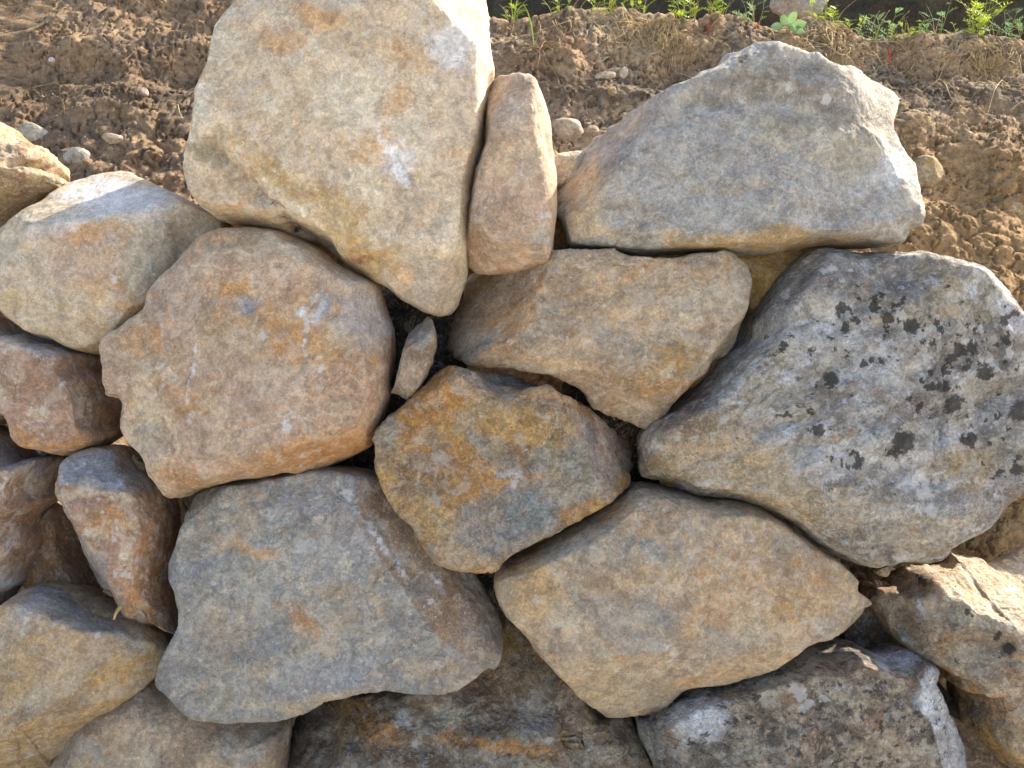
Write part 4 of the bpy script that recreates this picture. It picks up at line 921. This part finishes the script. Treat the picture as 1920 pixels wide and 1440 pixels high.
# ================================================================== THINGS ON THE BANK
def place_pebble(x, y, rx, ry, ang, base, label, name='pebble', seed=1, lift=0.0, depth=0.6, cat='pebble'):
    p = on_bank(x, y)
    s = np.linalg.norm(p - CAMP) / H * 0.001042
    n1, n2 = 28, 40
    th = np.linspace(0, math.pi, n1)[1:-1]; ph = np.linspace(0, 2 * math.pi, n2, endpoint=False)
    T, Ph = np.meshgrid(th, ph, indexing='ij')
    S = np.stack([np.sin(T) * np.cos(Ph), np.sin(T) * np.sin(Ph), np.cos(T)], 2).reshape(-1, 3)
    S = np.concatenate([S, [[0, 0, 1], [0, 0, -1]]])
    r = 1 + 0.16 * fbm(S, 1.3, 3, seed) + 0.05 * fbm(S, 5, 3, seed)
    # a few broken planes
    rng = np.random.RandomState(int(seed * 10))
    for _ in range(7):
        d = rng.normal(size=3); d /= np.linalg.norm(d)
        q = S @ d; lim = 0.72 + 0.2 * rng.rand()
        r = np.where(q * r > lim, lim / np.maximum(q, .01), r)
    S = S * r[:, None]
    a = R_(-ang); ca, sa = math.cos(a), math.sin(a)
    L = np.stack([S[:, 0] * rx * s, S[:, 1] * ry * s, S[:, 2] * min(rx, ry) * s * depth], 1)
    L = np.stack([L[:, 0] * ca - L[:, 1] * sa, L[:, 0] * sa + L[:, 1] * ca, L[:, 2]], 1)
    W = L[:, 0:1] * AX_U + L[:, 1:2] * AX_V + L[:, 2:3] * AX_W + p + nvec * (lift - 0.15 * min(rx, ry) * s)
    m = len(th); F = []
    for i in range(m - 1):
        for j in range(n2):
            k = (j + 1) % n2; F.append((i * n2 + j, (i + 1) * n2 + j, (i + 1) * n2 + k, i * n2 + k))
    for j in range(n2):
        k = (j + 1) % n2
        F.append((m * n2, j, k)); F.append((m * n2 + 1, (m - 1) * n2 + k, (m - 1) * n2 + j))
    Cc = soil_colors(W, seed, base, [('pale', 30, .1, .2, .5), ('brown', 25, .15, .2, .4)])
    o = mesh_obj(name, W, F, M_STONE, {'stone_color': Cc, 'dark_lichen': np.zeros(len(W)), 'pale_lichen': np.zeros(len(W))})
    set_tags(o, label, cat, 'loose stones in the earth bank')
    return o

PEB = [
 (1135,144,21,8,-6,'sand','flat cream pebble, largest of the three lying together on the soil shelf',1.1,.9),
 (1169,136,9,12,15,'sand','small tan pebble standing just right of the flat cream pebble on the soil shelf',2.1,.9),
 (1152,129,17,5,-8,'tan','thin brownish flake lying behind the flat cream pebble',9.3,.7),
 (1062,252,32,26,10,'tan','grey rounded stone embedded in the soil right of the tall narrow stone',3.1,.7),
 (1108,257,13,11,0,'tan','small grey stone in the soil touching the left shoulder of the grey-white boulder',4.1,.8),
 (1733,332,28,32,10,'ochre','ochre stone sticking out of the soil beyond the right end of the grey-white boulder',5.1,.8),
 (70,257,32,18,20,'grey','pale bluish stone half buried in the soil at upper left, above the golden sunlit rock',6.1,.5),
 (150,305,22,16,-10,'grey','greyish stone in the soil above the crest of the rounded tan and white boulder',7.1,.7),
 (216,270,18,10,5,'tan','tan oblong stone in the soil between the upper left boulder and the largest boulder',8.1,.7),
 (275,188,10,8,0,'pink','small pinkish stone in the dark soil left of the largest boulder',10.1,.7),
 (1145,184,10,10,0,'ochre','round ochre clod in the soil slope below the flat cream pebble',11.1,.6),
 (1900,395,17,15,0,'ochre','round yellowish stone in the soil at the right edge of the photo',13.1,.6),
 (928,50,12,7,0,'tan','flat tan stone under the lip of the bank beside the largest boulder',15.1,.8),
 (97,112,5,4,0,'white','tiny white pebble in the soil near the top left corner',16.1,.8),
]
for (x, y, rx, ry, an, ba, lb, sd, dp) in PEB:
    place_pebble(x, y, rx, ry, an, ba, lb, 'pebble', sd, 0.001, dp)
place_pebble(452, 3, 20, 12, 0, 'ochre', 'ochre stone in the soil at the top edge touching the largest boulder', 'pebble', 21.1, .004, .8)

# loose crumbs and grit all over the bank: nobody could count them
rng = np.random.RandomState(5)
ico = []
def crumb_mesh():
    V = []; F = []
    base_v = np.array([(1,0,0),(-1,0,0),(0,1,0),(0,-1,0),(0,0,1),(0,0,-1),(.6,.6,.6),(-.6,.6,.5),(.6,-.6,.5),(-.6,-.6,.6)])
    oct_f = [(4,0,2),(4,2,1),(4,1,3),(4,3,0),(5,2,0),(5,1,2),(5,3,1),(5,0,3)]
    n = 0; cols = []
    N = 6000
    xs = rng.uniform(-60, 1980, N); ys = rng.uniform(-20, 600, N)
    P0 = np.array([ [0,0,0] ] * N, float)
    nrm = np.array([0, 1, -math.tan(BA)])
    for k in range(N):
        d = ray(xs[k], ys[k]); t = (Y0B - CAMP @ nrm) / (d @ nrm); P0[k] = CAMP + d * t
    ok = (P0[:, 2] < lip_z(P0[:, 0]) - 0.005) & (P0[:, 2] > 0.27)
    P0 = P0[ok]
    P1 = P0 + nvec * bank_disp(P0)[:, None]
    sz = 0.0012 + 0.0045 * rng.rand(len(P1)) ** 4
    cc = [PAL['sand'], PAL['soil'], PAL['brown'], PAL['pale'], PAL['tan']]
    for p, s_ in zip(P1, sz):
        q = base_v[:6] * (0.7 + 0.6 * rng.rand(6, 1)) * s_ * np.array([1, .8, .8])
        V.append(q + p + nvec * s_ * 0.4); F += [tuple(i + n for i in f) for f in oct_f]; n += 6
        c = cc[rng.choice(5, p=[.2, .35, .2, .1, .15])] * rng.uniform(.7, 1.1); cols.append(np.tile(c, (6, 1)))
    return np.concatenate(V), F, np.concatenate(cols)
V, F, cc_ = crumb_mesh()
gr_ = mesh_obj('gravel', V, F, M_SOIL, {'stone_color': cc_}, smooth=False)
set_tags(gr_, 'brown soil crumbs and grit scattered over the face of the earth bank', 'gravel', kind='stuff')

# ---- thin tubes for roots and stems
def tube(path, r0, r1, n=5):
    path = np.asarray(path, float); m = len(path)
    V = []; F = []
    up = np.array([0.3, 0.5, 0.81])
    for i in range(m):
        t = path[min(i + 1, m - 1)] - path[max(i - 1, 0)]; t = t / (np.linalg.norm(t) + 1e-9)
        a = np.cross(t, up); a /= np.linalg.norm(a) + 1e-9; b = np.cross(t, a)
        r = r0 + (r1 - r0) * i / (m - 1)
        for k in range(n):
            an = 2 * math.pi * k / n; V.append(path[i] + r * (math.cos(an) * a + math.sin(an) * b))
    for i in range(m - 1):
        for k in range(n):
            l = (k + 1) % n; F.append((i * n + k, i * n + l, (i + 1) * n + l, (i + 1) * n + k))
    F.append(tuple(range(n - 1, -1, -1))); F.append(tuple((m - 1) * n + k for k in range(n)))
    return V, F

class Bag:
    def __init__(s): s.V = []; s.F = []
    def add(s, V, F):
        n = len(s.V); s.V += [np.asarray(v, float) for v in V]; s.F += [tuple(i + n for i in f) for f in F]
    def obj(s, name, mat, parent=None, origin=None):
        return mesh_obj(name, np.array(s.V), s.F, mat, parent=parent, origin=origin)

def smooth_path(pts, n=14):
    P = np.array(pts, float); t = np.linspace(0, 1, len(P)); q = np.linspace(0, 1, n)
    out = np.stack([np.interp(q, t, P[:, k]) for k in range(3)], 1)
    for _ in range(3): out[1:-1] = 0.25 * out[:-2] + 0.5 * out[1:-1] + 0.25 * out[2:]
    return out

def root_path(pix, lift=0.008, arch=0.012, n=16):
    m = len(pix)
    return smooth_path([on_bank(x, y) + nvec * (lift + arch * math.sin(math.pi * i / max(1, m - 1))) for i, (x, y) in enumerate(pix)], n)

# hanging fibrous roots and dead grass of the turf lip, as one mass
bag = Bag(); rng = np.random.RandomState(11)
for k in range(760):
    x = rng.uniform(925, 1925)
    if rng.rand() < 0.68: x = rng.normal(rng.choice([1210, 1250, 1560, 1860]), 26)
    y = np.interp(x, LIPX, LIPY) + abs(rng.normal(0, 38)) + 4
    L = rng.uniform(12, 50) * (1.8 if rng.rand() < .15 else 1); a = rng.uniform(0, math.pi * 2)
    if rng.rand() < .5: a = rng.normal(math.pi / 2, .6)
    p = []
    for j in range(5):
        p.append((x, min(y, 300))); a += rng.normal(0, .5); x += math.cos(a) * L / 4; y += math.sin(a) * L / 4
        y = max(y, np.interp(x, LIPX, LIPY) + 2)
    V, F = tube(root_path(p, 0.003, rng.uniform(0.002, 0.014), 9), 0.0007 + 0.0007 * rng.rand(), 0.0003, 3)
    bag.add(V, F)
o = bag.obj('dry_grass', M_DRYPALE); set_tags(o, 'matted dry roots and dead grass hanging over the lip of the earth bank', 'dry grass', kind='stuff')
bag = Bag()
for k in range(150):
    x = rng.uniform(0, 420); y = rng.uniform(0, 200); a = rng.uniform(0, 6.28); L = rng.uniform(10, 60); p = []
    for j in range(5):
        p.append((x, max(y, -20))); a += rng.normal(0, .35); x += math.cos(a) * L / 4; y += math.sin(a) * L / 4
    V, F = tube(root_path(p, 0.002, 0.006, 9), 0.0006, 0.0002, 3); bag.add(V, F)
o = bag.obj('root_fibre', M_DRY); set_tags(o, 'fine dry root fibres sticking out of the dark soil at the upper left', 'roots', kind='stuff')

# individual roots one can point at
def root(pix, label, r=0.0011, mat=None, arch=0.012, name='root', cat='root'):
    V, F = tube(root_path(pix, 0.006, arch, 22), r, r * .45, 6)
    b = Bag(); b.add(V, F); o = b.obj(name, mat or M_DRY)
    set_tags(o, label, cat, 'loose roots on the earth bank'); return o
root([(60,163),(85,158),(110,163),(125,170)], 'curved pale root lying on the dark soil near the top left corner', .0012)
root([(235,128),(252,112),(266,98),(262,90)], 'thin forked root in the dark soil left of the largest boulder', .001)
root([(338,206),(342,222),(348,233)], 'short yellow straw in the soil just left of the largest boulder', .0013, M_DRYPALE, .004, 'straw', 'straw')
root([(305,62),(325,56),(348,57)], 'orange straw lying high on the soil left of the largest boulder', .0014, M_DRYPALE, .004, 'straw', 'straw')
root([(1560,95),(1545,65),(1552,45),(1558,70)], 'yellow curled stalk on the lip of the bank above the grey-white boulder', .0013, M_DRYPALE, .006, 'straw', 'straw')
root([(1680,90),(1715,110),(1745,135)], 'straight brown root slanting down from the red sprig at the top right', .0013)
root([(1842,230),(1850,190),(1875,155),(1888,165)], 'bent pale root arching above the soil at the upper right edge', .0013, M_DRYPALE, .02)
root([(1780,212),(1815,216),(1850,220)], 'thin horizontal root in the soil right of the notched boulder', .0011)
root([(1890,212),(1905,205),(1925,207)], 'orange root end poking out at the right edge of the photo', .0015, M_DRYPALE)
root([(1868,90),(1885,92),(1898,110)], 'hooked root below the lip at the top right corner', .001)
# root knot above the tall stone
b = Bag()
for k in range(22):
    a = rng.uniform(-.6, 3.4); L = rng.uniform(25, 62); x, y = 1010 + rng.normal(0, 8), 92 + rng.normal(0, 5); p = []
    for j in range(5):
        p.append((x, y)); a += rng.normal(0, .45); x += math.cos(a) * L / 4; y += abs(math.sin(a)) * L / 4
    V, F = tube(root_path(p, .006, rng.uniform(.004, .02), 12), .0013, .0005, 5); b.add(V, F)
o = b.obj('root', M_DRY); set_tags(o, 'knot of splayed dry roots on the soil above the tall narrow stone', 'root', 'loose roots on the earth bank')

# red sprigs
def sprig(x, y, label, L=22):
    p0 = on_bank(x, y); b = Bag()
    for k in range(4):
        a = rng.uniform(-.35, .35)
        V, F = tube(smooth_path([p0, p0 + AX_V * .5 * L * .001 + nvec * .012 + AX_U * a * .01, p0 + AX_V * L * .001 + nvec * .016 + AX_U * a * .02], 8), .0013, .0006, 5); b.add(V, F)
    o = b.obj('red_sprig', M_RED); set_tags(o, label, 'sprig', 'small red sprigs on the bank')
sprig(1672, 112, "bright red sprig hanging below the bank's lip, rightmost of the red sprigs", 30)
sprig(1329, 62, 'small red sprig beside the dry grass above the left slope of the grey-white boulder', 30)
sprig(1421, 55, 'tiny red sprig at the lip of the bank above the dome of the grey-white boulder', 16)

# ---- feathery green weeds on the lip
def leaf(b, p, d, up, L, wid, pairs):
    """a pinnate leaf: curved midrib with narrow folded leaflets"""
    side = np.cross(d, up); side /= np.linalg.norm(side) + 1e-9
    up = np.cross(side, d)
    mid = []
    for i in range(pairs + 2):
        t = i / (pairs + 1); mid.append(p + d * L * t + up * (-0.25 * L * t * t))
    V, F = tube(np.array(mid), .0006, .0003, 3); b.add(V, F)
    for i in range(1, pairs + 2):
        c = mid[i]; s_ = 1 - 0.45 * abs(i / (pairs + 1) - .45) * 2
        for sd in (-1, 1):
            ax = side * sd * .8 + d * .65 + up * rng.uniform(-.1, .35); ax /= np.linalg.norm(ax)
            wv = np.cross(ax, up); wv /= np.linalg.norm(wv) + 1e-9
            l = wid * s_ * rng.uniform(.8, 1.1); w = l * .12
            q = [c, c + ax * l * .35 + wv * w, c + ax * l * .75 + wv * w * .7, c + ax * l, c + ax * l * .75 - wv * w * .7, c + ax * l * .35 - wv * w,
                 c + ax * l * .5 - up * w * .35]
            b.add(q, [(0, 1, 6), (1, 2, 6), (2, 3, 6), (3, 4, 6), (4, 5, 6), (5, 0, 6)])

WN = 'small feathery weeds growing on the lip of the bank'
def weed(x, y, hpx, wpx, label, mat=None, stems=9, lean=0.0, back=0.02, blades=0):
    yl = max(y, np.interp(x, LIPX, LIPY) + 3)
    p = on_bank(x, yl) + np.array([0, back, 0.004])
    root_e = bpy.data.objects.new('weed_plant', None); COL.objects.link(root_e); root_e.location = p
    root_e.empty_display_size = 0.02
    set_tags(root_e, label, 'weed', WN)
    sb = Bag(); lb = Bag(); dead = []
    s = np.linalg.norm(p - CAMP) * TANH / 960
    hh = hpx * s * rng.uniform(.85, 1.15); ww = wpx * s
    for k in range(stems):
        ox = (k / max(1, stems - 1) - .5) if stems > 1 else 0
        ln = hh * rng.uniform(.35, 1.1)
        tip = p + np.array([ox * ww + lean * hh + rng.normal(0, .1) * ww, rng.uniform(-.25, .25) * ww, ln])
        st = p + np.array([ox * ww * .45, rng.uniform(-.1, .1) * ww, -.006])
        pth = smooth_path([st, (st * .5 + tip * .5) + np.array([rng.normal(0, .1) * ww, 0, ln * .08]), tip], 10)
        V, F = tube(pth, .0011, .0006, 5); sb.add(V, F)
        nl = int(rng.randint(3, 6))
        for j in range(nl):
            i = int(2 + (j + .5) / nl * 7.5); i = min(i, 9)
            a = rng.uniform(0, 6.28)
            d = np.array([math.cos(a), .7 * math.sin(a), rng.uniform(.3, 1.0)]); d /= np.linalg.norm(d)
            leaf(lb, pth[i], d, np.array([0, 0, 1.0]) + .05, hh * rng.uniform(.22, .42), hh * rng.uniform(.08, .16), int(rng.randint(3, 7)))
    for k in range(3):                                # a few dead stalks among the green ones
        a = rng.uniform(-.8, .8); L = hh * rng.uniform(.5, 1.0); q0 = p + np.array([rng.normal(0, .3) * ww, 0, 0])
        V, F = tube(smooth_path([q0, q0 + np.array([a * L * .3, 0, L * .6]), q0 + np.array([a * L, rng.uniform(-.2, .2) * L, L])], 7), .0009, .0004, 4); db = Bag(); db.add(V, F); dead.append(db)
    for k in range(blades):
        a = rng.uniform(-.5, .5); L = hh * rng.uniform(.8, 1.3)
        pth = smooth_path([p, p + np.array([a * L * .3, 0, L * .6]), p + np.array([a * L * .8, -.01, L])], 8)
        V = []; F = []
        for i, q in enumerate(pth):
            w = .0017 * (1 - i / 7.2); V += [q - AX_U * w, q + AX_U * w]
            if i: F.append((2 * i - 2, 2 * i - 1, 2 * i + 1, 2 * i))
        lb.add(V, F)
    sb.obj('stem', M_STEM, root_e); lb.obj('foliage', mat or M_LEAF, root_e); [d_.obj('dead_stalk', M_DRYPALE, root_e) for d_ in dead]
    return root_e

weed(962, 30, 45, 30, 'leafy weed at the lip of the bank right beside the largest boulder', None, 5, blades=4)
weed(1050, 28, 42, 50, 'bright green weed above the knot of splayed roots', None, 6)
weed(1135, 25, 50, 60, 'dense low weed at the lip between the root knot and the dry grass hump', None, 7)
weed(1195, 18, 42, 40, 'weed on top of the dry grass hump on the lip', None, 5)
weed(1290, 42, 70, 50, 'tall bright weed at the lip just above the left slope of the grey-white boulder', None, 8)
weed(1345, 34, 55, 50, 'weed behind the small red sprig, above the grey-white boulder', None, 6)
weed(1415, 38, 70, 40, 'slim upright weed left of the broad bluish-leaved plant', M_LEAF_B, 4)
weed(1552, 42, 48, 56, 'weed right of the broad bluish-leaved plant, above the top of the grey-white boulder', None, 8)
weed(1600, 55, 40, 50, 'low yellow-green weed above the curled yellow stalk', None, 6)
weed(1655, 70, 60, 50, 'weed just left of the bright red sprig', M_LEAF_B, 7)
weed(1692, 75, 36, 44, 'short pale weed just right of the bright red sprig', None, 6)
weed(1752, 72, 64, 44, 'thin-stemmed weed in the middle of the lip between the red sprig and the tallest weed', M_LEAF_B, 4)
weed(1712, 72, 34, 30, 'tiny weed between the short pale weed and the thin-stemmed one', None, 4)
weed(1842, 70, 66, 60, 'tallest bushy weed on the lip, left of the top right corner', None, 9)
weed(1800, 74, 26, 40, 'very low weed creeping left of the tallest bushy weed', None, 4)
weed(1905, 62, 52, 44, 'bluish weed at the top right corner of the photo', M_LEAF_B, 6)
# long green grass blade in front of the root knot
b = Bag()
pth = smooth_path([on_bank(1001, 98) + nvec * .02, on_bank(996, 60) + nvec * .03, on_bank(990, 30) + nvec * .035, on_bank(982, 32) + nvec * .03 + AX_V * .03], 16)
V = []; F = []
for i, q in enumerate(pth):
    w = .0024 * (1 - abs(i / 15 - .4)); V += [q - AX_U * w, q + AX_W * w * .5, q + AX_U * w]
    if i:
        a = 3 * i; F += [(a - 3, a - 2, a + 1, a), (a - 2, a - 1, a + 2, a + 1)]
b.add(V, F); o = b.obj('grass_blade', M_LEAF); set_tags(o, 'single long green grass blade standing over the knot of splayed roots', 'grass blade')

# broad bluish leafed plant
p = on_bank(1475, 62) + np.array([0, .0, .006])
e = bpy.data.objects.new('broadleaf_plant', None); COL.objects.link(e); e.location = p
set_tags(e, 'low plant with broad bluish leaves at the lip above the dome of the grey-white boulder', 'plant')
lb = Bag(); sb = Bag()
for k, (dx, dz, L) in enumerate(((-.9, .35, .045), (-.4, .8, .045), (.2, .9, .05), (.8, .5, .045), (.1, .1, .03), (.6, .05, .035))):
    d = np.array([dx, -.35, dz]); d /= np.linalg.norm(d); s_ = np.cross(d, [0, -1, .3]); s_ /= np.linalg.norm(s_)
    V, F = tube(np.array([p, p + d * .02]), .001, .0008, 5); sb.add(V, F)
    rows = 7; V = []; F = []
    for i in range(rows):
        t = i / (rows - 1); w = .012 * math.sin(math.pi * (.08 + .9 * t)) ** .7; c = p + d * (.015 + L * t) + np.array([0, 0, -.012 * t * t])
        V += [c - s_ * w + np.array([0, -.003, .002]), c, c + s_ * w + np.array([0, -.003, .002])]
        if i:
            a = 3 * i; F += [(a - 3, a - 2, a + 1, a), (a - 2, a - 1, a + 2, a + 1)]
    lb.add(V, F)
sb.obj('stem', M_STEM, e); lb.obj('leaf', M_LEAF_B, e)

# small tan sliver of wood stuck by the rusty wedge
b = Bag()
def at(x, y, w):
    u, v = px2uv(x, y, w); return AX_U * u + AX_V * v + AX_W * w
pth = np.array([at(213, 1162, .10), at(217, 1150, .095), at(224, 1140, .09), at(234, 1128, .08)])
V, F = tube(pth, .0018, .005, 6); b.add(V, F)
o = b.obj('wood_sliver', M_DRYPALE); set_tags(o, 'tan pointed splinter of wood sticking out under the rusty orange wedge stone', 'splinter')

# boulders on the far slope
def far_rock(x, y, dist, r, base, label, seed):
    d = ray(x, y); p = CAMP + d * dist
    th = np.linspace(0, math.pi, 40)[1:-1]; ph = np.linspace(0, 2 * math.pi, 60, endpoint=False)
    T, Ph = np.meshgrid(th, ph, indexing='ij')
    S = np.stack([np.sin(T) * np.cos(Ph), np.sin(T) * np.sin(Ph), np.cos(T)], 2).reshape(-1, 3)
    S = np.concatenate([S, [[0, 0, 1], [0, 0, -1]]])
    f1, _ = worley(S, 1.4, seed)
    rr = 1 + .25 * fbm(S, 1.2, 4, seed) - .25 * (f1 - .5)
    W = S * rr[:, None] * np.array([r, r * .6, r * .7]) + p
    n2 = 60; m = len(th); F = []
    for i in range(m - 1):
        for j in range(n2):
            k = (j + 1) % n2; F.append((i * n2 + j, (i + 1) * n2 + j, (i + 1) * n2 + k, i * n2 + k))
    for j in range(n2):
        k = (j + 1) % n2; F.append((m * n2, j, k)); F.append((m * n2 + 1, (m - 1) * n2 + k, (m - 1) * n2 + j))
    o = mesh_obj('far_boulder', W, F, M_STONE, {'stone_color': soil_colors(W, seed, base, [('blue', 3, 0, .2, .5)]), 'dark_lichen': np.zeros(len(W)), 'pale_lichen': np.zeros(len(W))})
    set_tags(o, label, 'boulder', 'boulders on the slope behind the bank')
far_rock(1495, 2, 3.2, .10, 'grey', 'pale bluish boulder behind the weeds at the top edge of the photo', 3.3)
